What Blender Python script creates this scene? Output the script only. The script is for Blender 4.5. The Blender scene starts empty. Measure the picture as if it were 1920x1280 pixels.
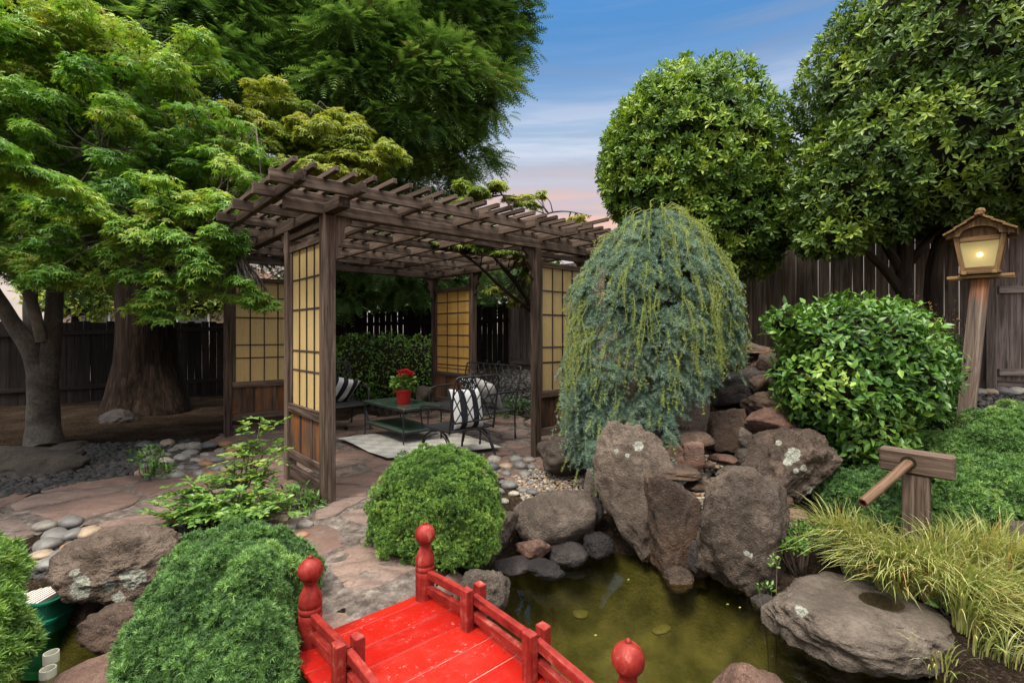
import bpy, bmesh, math
import numpy as np
from mathutils import Vector, Matrix

R = np.random.default_rng(11)
C = bpy.context.scene.collection
FPX, HC, HV = 900.0, 1.4, 625.0        # focal length in photo pixels, eye height (m), horizon row
def px(u, v, Y):                        # a point of the place seen at photo position u, v and Y metres away
    return np.array([(u-960)/FPX*Y, Y, HC-(v-HV)/FPX*Y])
def gz(u, v, z=0.0):
    return px(u, v, (HC-z)*FPX/(v-HV))
def azv(deg): a = math.radians(deg); return np.array([math.sin(a), math.cos(a), 0.0])
ZUP = np.array([0., 0., 1.])

# ------------------------------------------------------------------ noise
def _h(ix, iy, iz, s):
    with np.errstate(over='ignore'):
        h = (ix.astype(np.uint32)*np.uint32(374761393) + iy.astype(np.uint32)*np.uint32(668265263)
             + iz.astype(np.uint32)*np.uint32(2246822519) + np.uint32((s*3266489917) & 0xffffffff))
        h = (h ^ (h >> np.uint32(13)))*np.uint32(1274126177)
        h = h ^ (h >> np.uint32(16))
    return h.astype(np.float64)/2147483647.5-1
def vnoise(p, seed=0):
    p = np.asarray(p, float); i = np.floor(p).astype(np.int64); f = p-i; f = f*f*(3-2*f)
    o = 0
    for dx in (0, 1):
        for dy in (0, 1):
            for dz in (0, 1):
                w = (f[:, 0] if dx else 1-f[:, 0])*(f[:, 1] if dy else 1-f[:, 1])*(f[:, 2] if dz else 1-f[:, 2])
                o = o+w*_h(i[:, 0]+dx, i[:, 1]+dy, i[:, 2]+dz, seed)
    return o
def fbm(p, oct=4, seed=0):
    o = 0; a = 1.; t = 0
    for k in range(oct):
        o = o+a*vnoise(p*2**k+17.3*k, seed+k); t += a; a *= .5
    return o/t
def unit(v): return v/np.maximum(np.linalg.norm(v, axis=-1, keepdims=True), 1e-9)
def rdirs(n): return unit(R.normal(size=(n, 3)))
def fdirs(n, jit=.35):                   # evenly spread directions
    i = np.arange(n)+.5; z = 1-2*i/n; a = i*2.399963+R.uniform(0, 6.28); s = np.sqrt(np.maximum(0, 1-z*z)); d = np.stack([s*np.cos(a), s*np.sin(a), z], 1)
    d = unit(d+R.normal(size=(n, 3))*jit*2.2/math.sqrt(max(n, 1))); return d[R.permutation(n)]

# ------------------------------------------------------------------ scene objects
def tag(o, label=None, cat=None, group=None, kind=None):
    if label: o['label'] = label
    if cat: o['category'] = cat
    if group: o['group'] = group
    if kind: o['kind'] = kind
    return o
def thing(name, label, cat, loc=(0, 0, 0), rotz=0., group=None):
    o = bpy.data.objects.new(name, None); C.objects.link(o); o.empty_display_size = .1
    o.location = [float(x) for x in loc]; o.rotation_euler = (0, 0, rotz)
    return tag(o, label, cat, group)
def root_loc(o):
    while o.parent: o = o.parent
    return np.array(o.location)
def link_np(name, V, F, mat, parent=None, tint=None, grain=None, smooth=False, loc=None, local=False):
    """V (n,3), F a list of (m,k) int arrays; V in world coordinates unless local"""
    V = np.asarray(V, float)
    if parent is not None and not local: V = V-root_loc(parent)
    if loc is not None: V = V-np.asarray(loc)
    me = bpy.data.meshes.new(name)
    if not isinstance(F, list): F = [F]
    F = [np.asarray(f, np.int32) for f in F if len(f)]
    me.vertices.add(len(V)); me.vertices.foreach_set('co', V.astype(np.float32).ravel())
    nl = sum(f.size for f in F); nf = sum(len(f) for f in F)
    me.loops.add(nl); me.polygons.add(nf)
    me.loops.foreach_set('vertex_index', np.concatenate([f.ravel() for f in F]))
    tot = np.concatenate([np.full(len(f), f.shape[1], np.int32) for f in F])
    me.polygons.foreach_set('loop_start', (np.cumsum(tot)-tot).astype(np.int32))
    if tint is not None:
        a = me.attributes.new('tint', 'FLOAT', 'POINT'); a.data.foreach_set('value', np.asarray(tint, np.float32))
    if grain is not None:
        a = me.attributes.new('grain', 'FLOAT_VECTOR', 'POINT'); a.data.foreach_set('vector', np.asarray(grain, np.float32).ravel())
    me.polygons.foreach_set('use_smooth', np.full(nf, bool(smooth)))
    me.update(calc_edges=True); me.validate()
    me.materials.append(mat)
    o = bpy.data.objects.new(name, me); C.objects.link(o)
    if parent is not None: o.parent = parent
    if loc is not None: o.location = [float(x) for x in loc]
    return o

_CH_F4 = None
class MB:
    def __init__(s): s.v = []; s.f = {}; s.g = []; s.t = []; s.n = 0
    def add(s, V, faces, grain=None, tint=0.5):
        V = np.asarray(V, float); k = len(V)
        s.v.append(V); s.g.append(V if grain is None else np.asarray(grain, float))
        s.t.append(np.full(k, tint) if np.isscalar(tint) else np.asarray(tint))
        for f in faces:
            s.f.setdefault(len(f), []).append([i+s.n for i in f])
        s.n += k
        return s
    def obox(s, c, X, Y, Z, hx, hy, hz, bev=.003, tint=None):
        """bevelled box, X is the grain direction"""
        c = np.asarray(c, float); b = min(bev, hx*.45, hy*.45, hz*.45)
        L = []; 
        for sx in (-1, 1):
            for sy in (-1, 1):
                for sz in (-1, 1):
                    L += [(sx*hx, sy*(hy-b), sz*(hz-b)), (sx*(hx-b), sy*hy, sz*(hz-b)), (sx*(hx-b), sy*(hy-b), sz*hz)]
        L = np.array(L)
        def id(sx, sy, sz, a): return ((sx*2+sy)*2+sz)*3+a
        Fc = []
        for q in (0, 1):
            fx = [id(q, 0, 0, 0), id(q, 1, 0, 0), id(q, 1, 1, 0), id(q, 0, 1, 0)]
            fy = [id(0, q, 0, 1), id(0, q, 1, 1), id(1, q, 1, 1), id(1, q, 0, 1)]
            fz = [id(0, 0, q, 2), id(1, 0, q, 2), id(1, 1, q, 2), id(0, 1, q, 2)]
            Fc += [f if q else f[::-1] for f in (fx, fy, fz)]
        for p in (0, 1):
            for q in (0, 1):
                Fc.append([id(0, p, q, 1), id(1, p, q, 1), id(1, p, q, 2), id(0, p, q, 2)] if (p ^ q) else [id(0, p, q, 2), id(1, p, q, 2), id(1, p, q, 1), id(0, p, q, 1)])
                Fc.append([id(p, 0, q, 2), id(p, 1, q, 2), id(p, 1, q, 0), id(p, 0, q, 0)] if (p ^ q) else [id(p, 0, q, 0), id(p, 1, q, 0), id(p, 1, q, 2), id(p, 0, q, 2)])
                Fc.append([id(p, q, 0, 0), id(p, q, 1, 0), id(p, q, 1, 1), id(p, q, 0, 1)] if (p ^ q) else [id(p, q, 0, 1), id(p, q, 1, 1), id(p, q, 1, 0), id(p, q, 0, 0)])
        for sx in (0, 1):
            for sy in (0, 1):
                for sz in (0, 1):
                    t = [id(sx, sy, sz, 0), id(sx, sy, sz, 1), id(sx, sy, sz, 2)]
                    Fc.append(t if (sx+sy+sz) % 2 else t[::-1])
        V = c+L[:, :1]*np.asarray(X)+L[:, 1:2]*np.asarray(Y)+L[:, 2:]*np.asarray(Z)
        return s.add(V, Fc, L+R.uniform(-50, 50, 3), R.uniform() if tint is None else tint)
    def box(s, lo, hi, bev=.003, tint=None, along=0):
        lo = np.array(lo, float); hi = np.array(hi, float); c = (lo+hi)/2; h = (hi-lo)/2
        E = np.eye(3); o = [along, (along+1) % 3, (along+2) % 3]
        return s.obox(c, E[o[0]], E[o[1]], E[o[2]], h[o[0]], h[o[1]], h[o[2]], bev, tint)
    def beam(s, p0, p1, w, h, up=ZUP, bev=.003, tint=None):
        p0 = np.asarray(p0, float); p1 = np.asarray(p1, float); d = p1-p0; L = np.linalg.norm(d); X = d/L
        Y = np.cross(up, X); n = np.linalg.norm(Y)
        Y = Y/n if n > 1e-6 else np.array([0., 1., 0.]); Z = np.cross(X, Y)
        return s.obox((p0+p1)/2, X, Y, Z, L/2, w/2, h/2, bev, tint)
    def tube(s, P, rad, n=8, tint=None, cap=True, wob=0.):
        P = np.asarray(P, float); m = len(P); rad = np.broadcast_to(np.asarray(rad, float), (m,))
        T = unit(np.gradient(P, axis=0)); ref = np.array([.31, .17, .93]) if abs(T[0] @ np.array([.31, .17, .93])) < .9 else np.array([1., 0, 0])
        N = np.zeros_like(P); a = ref
        for i in range(m):
            a = a-(a @ T[i])*T[i]; a = a/np.linalg.norm(a); N[i] = a
        B = np.cross(T, N); th = np.linspace(0, 2*math.pi, n, endpoint=False)
        r = rad[:, None]*np.ones(n)
        V = P[:, None]+r[..., None]*(np.cos(th)[None, :, None]*N[:, None]+np.sin(th)[None, :, None]*B[:, None])
        if wob: V = V+wob*rad[:, None, None]*unit(V-P[:, None])*vnoise(V.reshape(-1, 3)*np.array([1, 1, .35])/max(rad.mean(), .01), 5).reshape(m, n, 1)
        V = V.reshape(-1, 3)
        Fc = [[i*n+j, i*n+(j+1) % n, (i+1)*n+(j+1) % n, (i+1)*n+j] for i in range(m-1) for j in range(n)]
        ln = np.concatenate([[0], np.cumsum(np.linalg.norm(np.diff(P, axis=0), axis=1))])
        g = np.stack([np.repeat(ln, n), np.tile(np.cos(th), m)*np.repeat(rad, n), np.tile(np.sin(th), m)*np.repeat(rad, n)], 1)+R.uniform(-50, 50, 3)
        if cap: Fc += [list(range(n))[::-1], [(m-1)*n+j for j in range(n)]]
        return s.add(V, Fc, g, R.uniform() if tint is None else tint)
    def lathe(s, prof, c, n=24, tint=.5, axis=None):
        """prof: (r, z) pairs from bottom to top"""
        c = np.asarray(c, float); m = len(prof); th = np.linspace(0, 2*math.pi, n, endpoint=False)
        V = np.array([[r*math.cos(t), r*math.sin(t), z] for r, z in prof for t in th])
        Fc = [[i*n+j, i*n+(j+1) % n, (i+1)*n+(j+1) % n, (i+1)*n+j] for i in range(m-1) for j in range(n)]
        Fc += [list(range(n))[::-1], [(m-1)*n+j for j in range(n)]]
        g = V[:, [2, 0, 1]]+R.uniform(-50, 50, 3)
        if axis is not None: V = V @ np.asarray(axis).T
        return s.add(V+c, Fc, g, tint)
    def prism(s, pts, d, tint=None, flip=False):
        """planar outline (n,3) pushed along d"""
        P = np.asarray(pts, float); n = len(P); d = np.asarray(d, float)
        V = np.concatenate([P, P+d])
        Fc = [list(range(n))[::-1], [n+j for j in range(n)]]+[[j, (j+1) % n, n+(j+1) % n, n+j] for j in range(n)]
        return s.add(V, Fc, V[:, [2, 0, 1]]+R.uniform(-50, 50, 3), R.uniform() if tint is None else tint)
    def build(s, name, mat, parent=None, smooth=False, loc=None, local=False):
        F = [np.array(f) for f in s.f.values()]
        o = link_np(name, np.concatenate(s.v), F, mat, parent, np.concatenate(s.t), np.concatenate(s.g), smooth, loc, local)
        if smooth:
            try: o.data.set_sharp_from_angle(angle=math.radians(52))
            except Exception: pass
        return o

# ------------------------------------------------------------------ leaves
class Leaves:
    """collects many small leaves (one triangle template each) into one mesh"""
    def __init__(s): s.V = []; s.F = []; s.T = []; s.n = 0
    def put(s, tpl, pos, d, nrm, scale, tint):
        tv, tf = tpl; N = len(pos)
        if N == 0: return s
        d = unit(d); nrm = nrm-(nrm*d).sum(1, keepdims=True)*d; nrm = unit(nrm); x = np.cross(d, nrm)
        sc = np.broadcast_to(np.asarray(scale, float), (N,))[:, None, None]
        V = pos[:, None]+sc*(tv[None, :, :1]*x[:, None]+tv[None, :, 1:2]*d[:, None]+tv[None, :, 2:]*nrm[:, None])
        k = len(tv); F = tf[None]+(np.arange(N)*k)[:, None, None]+s.n
        s.V.append(V.reshape(-1, 3)); s.F.append(F.reshape(-1, 3)); s.T.append(np.repeat(np.broadcast_to(tint, (N,)), k)); s.n += N*k
        return s
    def build(s, name, mat, parent=None, **k):
        return link_np(name, np.concatenate(s.V), np.concatenate(s.F), mat, parent, np.concatenate(s.T), **k)

def t_leaf(w=.25, wide=.45, fold=.07, droop=.12):
    v = np.array([[0, 0, 0], [0, wide, -droop*.2], [0, 1, -droop], [-w, wide*.9, fold], [w, wide*.9, fold], [-w*.62, (1+wide)/2, fold*.6-droop*.5], [w*.62, (1+wide)/2, fold*.6-droop*.5]], float)
    f = np.array([[0, 4, 1], [0, 1, 3], [1, 4, 6], [1, 6, 2], [1, 2, 5], [1, 5, 3]])
    return v, f
def t_star(lobes=7, spread=125, w=.5):
    A = np.radians(np.linspace(-spread, spread, lobes)); v = [[0, 0, 0]]; 
    L = 1-.48*np.abs(np.linspace(-1, 1, lobes))**1.5
    for i, a in enumerate(A):
        v.append([L[i]*math.sin(a), L[i]*math.cos(a), -.14*L[i]])
    st = A[1]-A[0]
    for i in range(lobes+1):
        a = A[0]-st*.5+st*i; q = .30 if 0 < i < lobes else .1
        v.append([q*math.sin(a), q*math.cos(a), .03])
    f = []
    for i in range(lobes):
        f += [[0, 1+lobes+i, 1+i], [0, 1+i, 2+lobes+i]]
    return np.array(v, float), np.array(f)[:, ::-1]
def t_spikes(n, up=.55, w=.10, lo=.55, hi=1., seed=3, twin=False):
    q = np.random.default_rng(seed); v = []; f = []
    for i in range(n):
        a = 2.399*i; el = up+(1-up)*(i+.5)/n*.95; s = math.sqrt(max(0, 1-el*el)); L = q.uniform(lo, hi)
        d = np.array([math.cos(a)*s, el, math.sin(a)*s]); t = np.cross(d, q.normal(size=3)); t /= np.linalg.norm(t)
        b = d*.05; k = len(v); v += [b-t*w*.5, b+t*w*.5, d*L*.6+t*w*.45, d*L, d*L*.6-t*w*.45]; f += [[k, k+1, k+2], [k, k+2, k+4], [k+4, k+2, k+3]]
    return np.array(v), np.array(f)
def t_frond(n=8, w=.045, ln=.28, droop=.25):
    v = []; f = []
    for i in range(n):
        y = .06+.9*i/(n-1); L = ln*(1-.55*abs(y-.35)/.65)
        for sd in (-1, 1):
            k = len(v); z = -droop*y*y
            v += [[0, y-w*.5, z], [0, y+w*.5, z], [sd*L, y+L*.75, z-.03]]; f.append([k, k+1, k+2])
    k = len(v); v += [[-.012, 0, 0], [.012, 0, 0], [0, 1.05, -droop*1.1]]; f.append([k, k+1, k+2])
    return np.array(v, float), np.array(f)
LEAF_OV = t_leaf(.25, .45); LEAF_OB = t_leaf(.19, .62, .05, .1); LEAF_NAR = t_leaf(.16, .4, .04, .2)
STAR7 = t_star(7, 128); STAR5 = t_star(5, 105)
def t_needles(n, up=.1, w=.1, lo=.6, hi=1., seed=3):
    q = np.random.default_rng(seed); v = []; f = []
    for i in range(n):
        a = 2.399*i; el = up+(1-up)*(i+.5)/n*.95; s = math.sqrt(max(0, 1-el*el)); L = q.uniform(lo, hi); d = np.array([math.cos(a)*s, el, math.sin(a)*s]); t = np.cross(d, q.normal(size=3)); t /= np.linalg.norm(t)
        k = len(v); v += [d*.04-t*w*.5, d*.04+t*w*.5, d*L]; f.append([k, k+1, k+2])
    return np.array(v), np.array(f)
TUFT = [t_needles(12, .42, .21, .55, 1., 3+k) for k in range(4)]
TUFT_L = [t_spikes(9, .35, .15, .6, 1., 3+k) for k in range(3)]
WHORL = [t_needles(12, .0, .15, .7, 1., 13+k) for k in range(3)]
FROND = [t_frond(7, .095, .27, .25), t_frond(6, .11, .31, .38)]

def crown_pts(n, c, r, amp=.12, freq=2.2, seed=0, thick=.25, zlo=-1., gap=0., gfreq=4.):
    d = fdirs(int(n*2/(1-max(zlo, -1.)))); d = d[d[:, 2] > zlo]
    ln = fbm(d*freq+seed*3.1, 3, seed)
    rad = 1+amp*ln*1.6
    dep = thick*R.uniform(size=len(d))**1.6
    if gap:
        g = vnoise(d*gfreq*2+seed, seed+9); dep = dep+np.where(g < gap-.6, .22, 0)*R.uniform(.3, 1, len(d))
    p = np.asarray(c)+np.asarray(r)*d*(rad-dep)[:, None]
    nn = unit(d/np.asarray(r))
    return p[:n], nn[:n], dep[:n]

# ------------------------------------------------------------------ materials
class NT:
    def __init__(s, name):
        s.m = bpy.data.materials.new(name); s.m.use_nodes = True; s.t = s.m.node_tree; s.t.nodes.clear()
        s.out = s.t.nodes.new('ShaderNodeOutputMaterial')
    def n(s, typ, **kw):
        nd = s.t.nodes.new('ShaderNode'+typ)
        for k, v in kw.items(): setattr(nd, k, v)
        return nd
    def l(s, a, b): s.t.links.new(a, b)
    def setin(s, nd, key, val):
        if hasattr(val, 'is_output'): s.l(val, nd.inputs[key])
        elif val is not None: nd.inputs[key].default_value = val
    def attr(s, name): nd = s.n('Attribute', attribute_name=name); return nd
    def obj(s): return s.n('TexCoord').outputs['Object']
    def map(s, vec, scale=(1, 1, 1), loc=(0, 0, 0)):
        nd = s.n('Mapping'); s.l(vec, nd.inputs['Vector']); nd.inputs['Scale'].default_value = scale; nd.inputs['Location'].default_value = loc; return nd.outputs[0]
    def noise(s, vec, scale, detail=4., rough=.55, dist=0.):
        nd = s.n('TexNoise'); s.l(vec, nd.inputs['Vector']); nd.inputs['Scale'].default_value = scale; nd.inputs['Detail'].default_value = detail
        nd.inputs['Roughness'].default_value = rough; nd.inputs['Distortion'].default_value = dist; return nd.outputs['Fac']
    def voro(s, vec, scale, feature='F1', out='Distance', rnd=1.):
        nd = s.n('TexVoronoi', feature=feature); s.l(vec, nd.inputs['Vector']); nd.inputs['Scale'].default_value = scale; nd.inputs['Randomness'].default_value = rnd
        return nd.outputs[out]
    def ramp(s, fac, stops, interp='LINEAR'):
        nd = s.n('ValToRGB'); s.l(fac, nd.inputs[0]); e = nd.color_ramp.elements; nd.color_ramp.interpolation = interp
        while len(e) > 1: e.remove(e[-1])
        for i, (p, c) in enumerate(stops):
            q = e[0] if i == 0 else e.new(p)
            q.position = p; c = (c, c, c) if np.isscalar(c) else c; q.color = (*c, 1)
        return nd.outputs[0]
    def mix(s, fac, a, b, mode='MIX'):
        nd = s.n('Mix', data_type='RGBA', blend_type=mode)
        s.setin(nd, 0, fac)
        for k, v in ((6, a), (7, b)):
            if hasattr(v, 'is_output'): s.l(v, nd.inputs[k])
            else: nd.inputs[k].default_value = (*v, 1)
        return nd.outputs[2]
    def math(s, op, a, b=None):
        nd = s.n('Math', operation=op); s.setin(nd, 0, a); s.setin(nd, 1, b); return nd.outputs[0]
    def bump(s, h, strength=.3, dist=.01, nrm=None):
        nd = s.n('Bump'); nd.inputs['Strength'].default_value = strength; nd.inputs['Distance'].default_value = dist; s.l(h, nd.inputs['Height'])
        if nrm is not None: s.l(nrm, nd.inputs['Normal'])
        return nd.outputs[0]
    def bsdf(s, color, rough=.6, normal=None, spec=.5, metal=0., coat=0., link=True):
        nd = s.n('BsdfPrincipled')
        if hasattr(color, 'is_output'): s.l(color, nd.inputs['Base Color'])
        else: nd.inputs['Base Color'].default_value = (*color, 1)
        s.setin(nd, 'Roughness', rough); nd.inputs['Specular IOR Level'].default_value = spec; nd.inputs['Metallic'].default_value = metal
        nd.inputs['Coat Weight'].default_value = coat
        if normal is not None: s.l(normal, nd.inputs['Normal'])
        if link: s.l(nd.outputs[0], s.out.inputs[0])
        return nd
def leaf_mat(name, stops, rough=.45, trans=.28, spec=.4, var=.18):
    s = NT(name); t = s.attr('tint').outputs['Fac']; ns = s.noise(s.obj(), 2.3, 3)
    f = s.math('ADD', t, s.math('MULTIPLY', s.math('SUBTRACT', ns, .5), var*2))
    c = s.ramp(f, stops)
    b = s.bsdf(c, rough, spec=spec, link=False)
    tr = s.n('BsdfTranslucent'); s.l(s.mix(1., c, (1., 1.0, .55), 'MULTIPLY'), tr.inputs[0])
    mx = s.n('MixShader'); mx.inputs[0].default_value = trans; s.l(b.outputs[0], mx.inputs[1]); s.l(tr.outputs[0], mx.inputs[2]); s.l(mx.outputs[0], s.out.inputs[0])
    return s.m
def wood_mat(name, dark, mid, light, stain=None, rough=.8, coarse=1.):
    s = NT(name); g = s.attr('grain').outputs['Vector']; t = s.attr('tint').outputs['Fac']
    n1 = s.noise(s.map(g, (2.2*coarse, 42*coarse, 42*coarse)), 1., 5, .62, .6)
    n2 = s.noise(s.map(g, (.8, 9, 9)), 1., 3, .5, 1.2)
    n3 = s.noise(s.map(g, (6, 130, 130)), 1., 2)
    f = s.math('ADD', s.math('MULTIPLY', n1, .75), s.math('MULTIPLY', n2, .35))
    f = s.math('ADD', f, s.math('MULTIPLY', s.math('SUBTRACT', t, .5), .16))
    c = s.ramp(f, [(.36, dark), (.54, mid), (.74, light)])
    c = s.mix(s.ramp(n3, [(.56, 0.), (.72, .55)]), c, dark)
    if stain is not None:
        c = s.mix(s.ramp(s.noise(s.map(g, (1.3, 3.2, 3.2)), 1., 4), [(.43, 0.), (.62, .75)]), c, stain)
    vn = s.voro(s.map(g, (1.1, 7, 7)), 1.)
    c = s.mix(s.ramp(vn, [(.0, .8), (.055, .6), (.09, 0.)]), c, tuple(x*.35 for x in dark))
    s.bsdf(c, rough, s.bump(n1, .55, .006), spec=.12)
    return s.m
def stone_mat(name, dark, mid, light, lichen=0., pits=1., moss=None, scale=1., wet=.75, rust=None):
    s = NT(name); p = s.obj(); t = s.attr('tint').outputs['Fac']
    n1 = s.noise(p, 3.6*scale, 7, .66, .3); n2 = s.noise(p, 26*scale, 6, .75); n3 = s.noise(p, 110*scale, 4, .7)
    f = s.math('ADD', s.math('MULTIPLY', n1, .62), s.math('ADD', s.math('MULTIPLY', n2, .38), s.math('MULTIPLY', s.math('SUBTRACT', t, .5), .25)))
    c = s.ramp(f, [(.37, dark), (.495, mid), (.61, light)])
    if rust is not None: c = s.mix(s.ramp(s.noise(p, 2.1*scale, 4, .6, .4), [(.5, 0.), (.66, .75)]), c, rust)
    if moss is not None: c = s.mix(s.ramp(s.noise(p, 5.5*scale, 5, .65), [(.54, 0.), (.68, .6)]), c, moss)
    vo = s.voro(p, 55*scale); pit = s.ramp(vo, [(.12, 0.), (.38, 1.)])
    c = s.mix(s.math('MULTIPLY', s.ramp(s.noise(p, 60*scale, 5, .75), [(.32, .8), (.45, 0.)]), pits), c, tuple(x*.4 for x in dark))
    if lichen:
        w = s.math('ADD', s.voro(s.map(p, (1, 1, 1), (.3, .1, .7)), 3.1), s.math('MULTIPLY', s.noise(p, 22, 4, .7), .28))
        lm = s.ramp(w, [(.16+.07*lichen, 1.), (.2+.07*lichen, .0)])
        sp = s.ramp(s.math('ADD', s.voro(p, 13.), s.math('MULTIPLY', s.noise(p, 60, 3), .2)), [(.2, .8), (.235, 0.)])
        sp = s.math('MULTIPLY', sp, s.ramp(s.noise(p, 4.), [(.5, 0.), (.6, 1.)]))
        c = s.mix(s.math('MULTIPLY', s.math('MAXIMUM', lm, sp), .8), c, (.40, .41, .33))
    hh = s.math('ADD', s.math('MULTIPLY', n2, .9), s.math('ADD', s.math('MULTIPLY', pit, .22*pits), s.math('MULTIPLY', n3, .45)))
    c = s.mix(s.ramp(s.noise(s.map(p, (1, 1, 1), (3.1, 7.7, 1.3)), 1.7*scale, 5, .6, .5), [(.40, .55), (.58, 0.)]), c, tuple(.55*x+.45*y for x, y in zip(dark, mid)))
    c = s.mix(s.ramp(s.noise(p, 85*scale, 3, .8), [(.56, 0.), (.72, .55)]), c, tuple(min(1, 1.35*x) for x in light))
    la = s.attr('lichen').outputs['Fac']; lf = s.math('ADD', la, s.math('MULTIPLY', s.math('SUBTRACT', s.noise(p, 38., 5, .75), .5), 1.1))
    lc = s.ramp(s.noise(p, 80., 4, .7), [(.35, (.20, .21, .15)), (.55, (.42, .43, .36)), (.7, (.56, .55, .47))])
    c = s.mix(s.math('MULTIPLY', s.ramp(lf, [(.46, 0.), (.58, .72)]), s.ramp(la, [(.02, 0.), (.1, 1.)])), c, lc)
    s.bsdf(c, wet, s.bump(s.math('ADD', hh, s.math('MULTIPLY', n1, 2.4)), 1., .030), spec=.3)
    return s.m
def plain_mat(name, col, rough=.5, spec=.5, metal=0., bumpscale=0., coat=0., var=.0):
    s = NT(name); c = col
    if var: c = s.mix(s.ramp(s.noise(s.obj(), 9., 5, .6), [(.35, 0.), (.65, 1.)]), tuple(x*(1-var) for x in col), tuple(min(1, x*(1+var)) for x in col))
    s.bsdf(c, rough, s.bump(s.noise(s.obj(), bumpscale, 4), .25, .004) if bumpscale else None, spec, metal, coat)
    return s.m
# ================================================================== materials of the place
M = {}
M['wood'] = wood_mat('weathered_wood', (.022, .015, .011), (.078, .053, .039), (.175, .128, .100))
M['wood_dark'] = wood_mat('dark_weathered_wood', (.018, .012, .009), (.05, .033, .025), (.105, .075, .06))
M['wainscot'] = wood_mat('stained_board', (.022, .014, .010), (.06, .036, .024), (.11, .07, .048), stain=(.24, .088, .022))
M['fence'] = wood_mat('fence_wood', (.045, .034, .027), (.15, .114, .095), (.31, .25, .215), coarse=.7)
M['fence_dark'] = wood_mat('shaded_fence_wood', (.005, .004, .0035), (.013, .010, .0085), (.028, .022, .018), coarse=.7)  # darker copy of the fence wood, tree shade put into its colour
M['lamp_wood'] = wood_mat('lamp_wood', (.055, .030, .014), (.16, .092, .042), (.28, .175, .085), coarse=1.4)
M['lamp_post'] = wood_mat('lamp_post_wood', (.028, .019, .014), (.10, .068, .050), (.22, .165, .13), coarse=.8)
def lantern_post_mat():
    s = NT('lantern_post_wood'); g = s.attr('grain').outputs['Vector']; t = s.attr('tint').outputs['Fac']; n = s.noise(s.map(g, (1.2, 30, 30)), 1., 6, .65, .7); n2 = s.noise(s.map(g, (1.5, 9, 9)), 1., 4, .6)
    c = s.ramp(n, [(.34, (.04, .029, .023)), (.52, (.125, .09, .07)), (.7, (.25, .20, .165))])
    cb = s.ramp(n, [(.34, (.12, .04, .015)), (.52, (.27, .10, .04)), (.7, (.40, .20, .10))])
    mk = s.ramp(s.math('ADD', t, s.math('MULTIPLY', s.math('SUBTRACT', n2, .5), .35)), [(.84, 0.), (.96, .9)])
    s.bsdf(s.mix(mk, c, cb), .8, s.bump(n, .7, .012), .2); return s.m
M['lantern_post'] = lantern_post_mat()
M['post_top'] = wood_mat('bare_red_wood', (.10, .035, .015), (.27, .105, .045), (.42, .22, .12))
M['stone'] = stone_mat('volcanic_stone', (.027, .019, .0135), (.092, .066, .048), (.178, .135, .103), pits=1.)
M['stone_lichen'] = stone_mat('lichened_stone', (.026, .017, .012), (.092, .062, .044), (.176, .128, .096), pits=1.)
M['stone_red'] = stone_mat('reddish_stone', (.045, .022, .016), (.13, .070, .050), (.235, .145, .110), pits=.7, rust=(.19, .070, .028))
M['stone_brown'] = stone_mat('brown_stone', (.032, .020, .014), (.105, .068, .048), (.195, .136, .10), pits=.9, rust=(.13, .066, .034))
M['stone_dark'] = stone_mat('dark_wet_stone', (.012, .010, .010), (.034, .027, .025), (.075, .060, .055), pits=.6, wet=.5)
M['stone_grey'] = stone_mat('grey_brown_stone', (.032, .024, .018), (.100, .076, .058), (.182, .144, .114), pits=.9)
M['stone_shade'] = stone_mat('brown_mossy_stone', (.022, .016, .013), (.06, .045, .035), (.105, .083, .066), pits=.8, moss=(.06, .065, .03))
M['cobble'] = None
def cobble_mat(name, stops, rough=.55):
    s = NT(name); t = s.attr('tint').outputs['Fac']; p = s.obj()
    c = s.ramp(t, stops, 'CONSTANT')
    c = s.mix(s.ramp(s.noise(p, 30., 4), [(.35, .45), (.65, 0.)]), c, (.05, .045, .04))
    s.bsdf(c, rough, s.bump(s.noise(p, 90., 3), .25, .003), .4); return s.m
M['cobble'] = cobble_mat('river_cobble', [(0, (.13, .12, .11)), (.2, (.19, .165, .135)), (.36, (.085, .082, .082)), (.5, (.30, .215, .14)), (.64, (.165, .155, .14)), (.78, (.25, .125, .065)), (.88, (.33, .29, .23))])
M['pea'] = cobble_mat('pea_gravel', [(0, (.17, .14, .11)), (.2, (.29, .20, .12)), (.4, (.10, .09, .08)), (.55, (.36, .30, .22)), (.7, (.22, .115, .065)), (.85, (.21, .185, .155))])
M['lava'] = cobble_mat('black_gravel', [(0, (.014, .013, .013)), (.4, (.024, .022, .021)), (.7, (.038, .033, .030)), (.92, (.06, .05, .042))], .8)
M['bed_stone'] = cobble_mat('pond_stone', [(0, (.10, .088, .032)), (.3, (.13, .112, .038)), (.6, (.085, .074, .028)), (.85, (.15, .122, .045))])
def flag_mat():
    s = NT('flagstone'); p = s.obj(); t = s.attr('tint').outputs['Fac']
    c = s.ramp(t, [(0, (.115, .064, .047)), (.35, (.16, .094, .070)), (.6, (.19, .125, .096)), (.8, (.13, .092, .075)), (1, (.21, .135, .102))])
    n1 = s.noise(s.map(p, (1, 2.2, 1)), 4., 6, .65, .5); n2 = s.noise(p, 45., 5, .65)
    c = s.mix(s.ramp(n1, [(.38, .75), (.56, 0.)]), c, (.075, .05, .042))
    c = s.mix(s.ramp(s.noise(p, 9., 4, .6), [(.56, 0.), (.7, .4)]), c, (.20, .165, .14))
    c = s.mix(s.ramp(n2, [(.36, .6), (.5, 0.)]), c, (.06, .043, .038))
    s.bsdf(c, .72, s.bump(s.math('ADD', n1, s.math('MULTIPLY', n2, .5)), .6, .012), .35); return s.m
M['flag'] = flag_mat()
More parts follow.
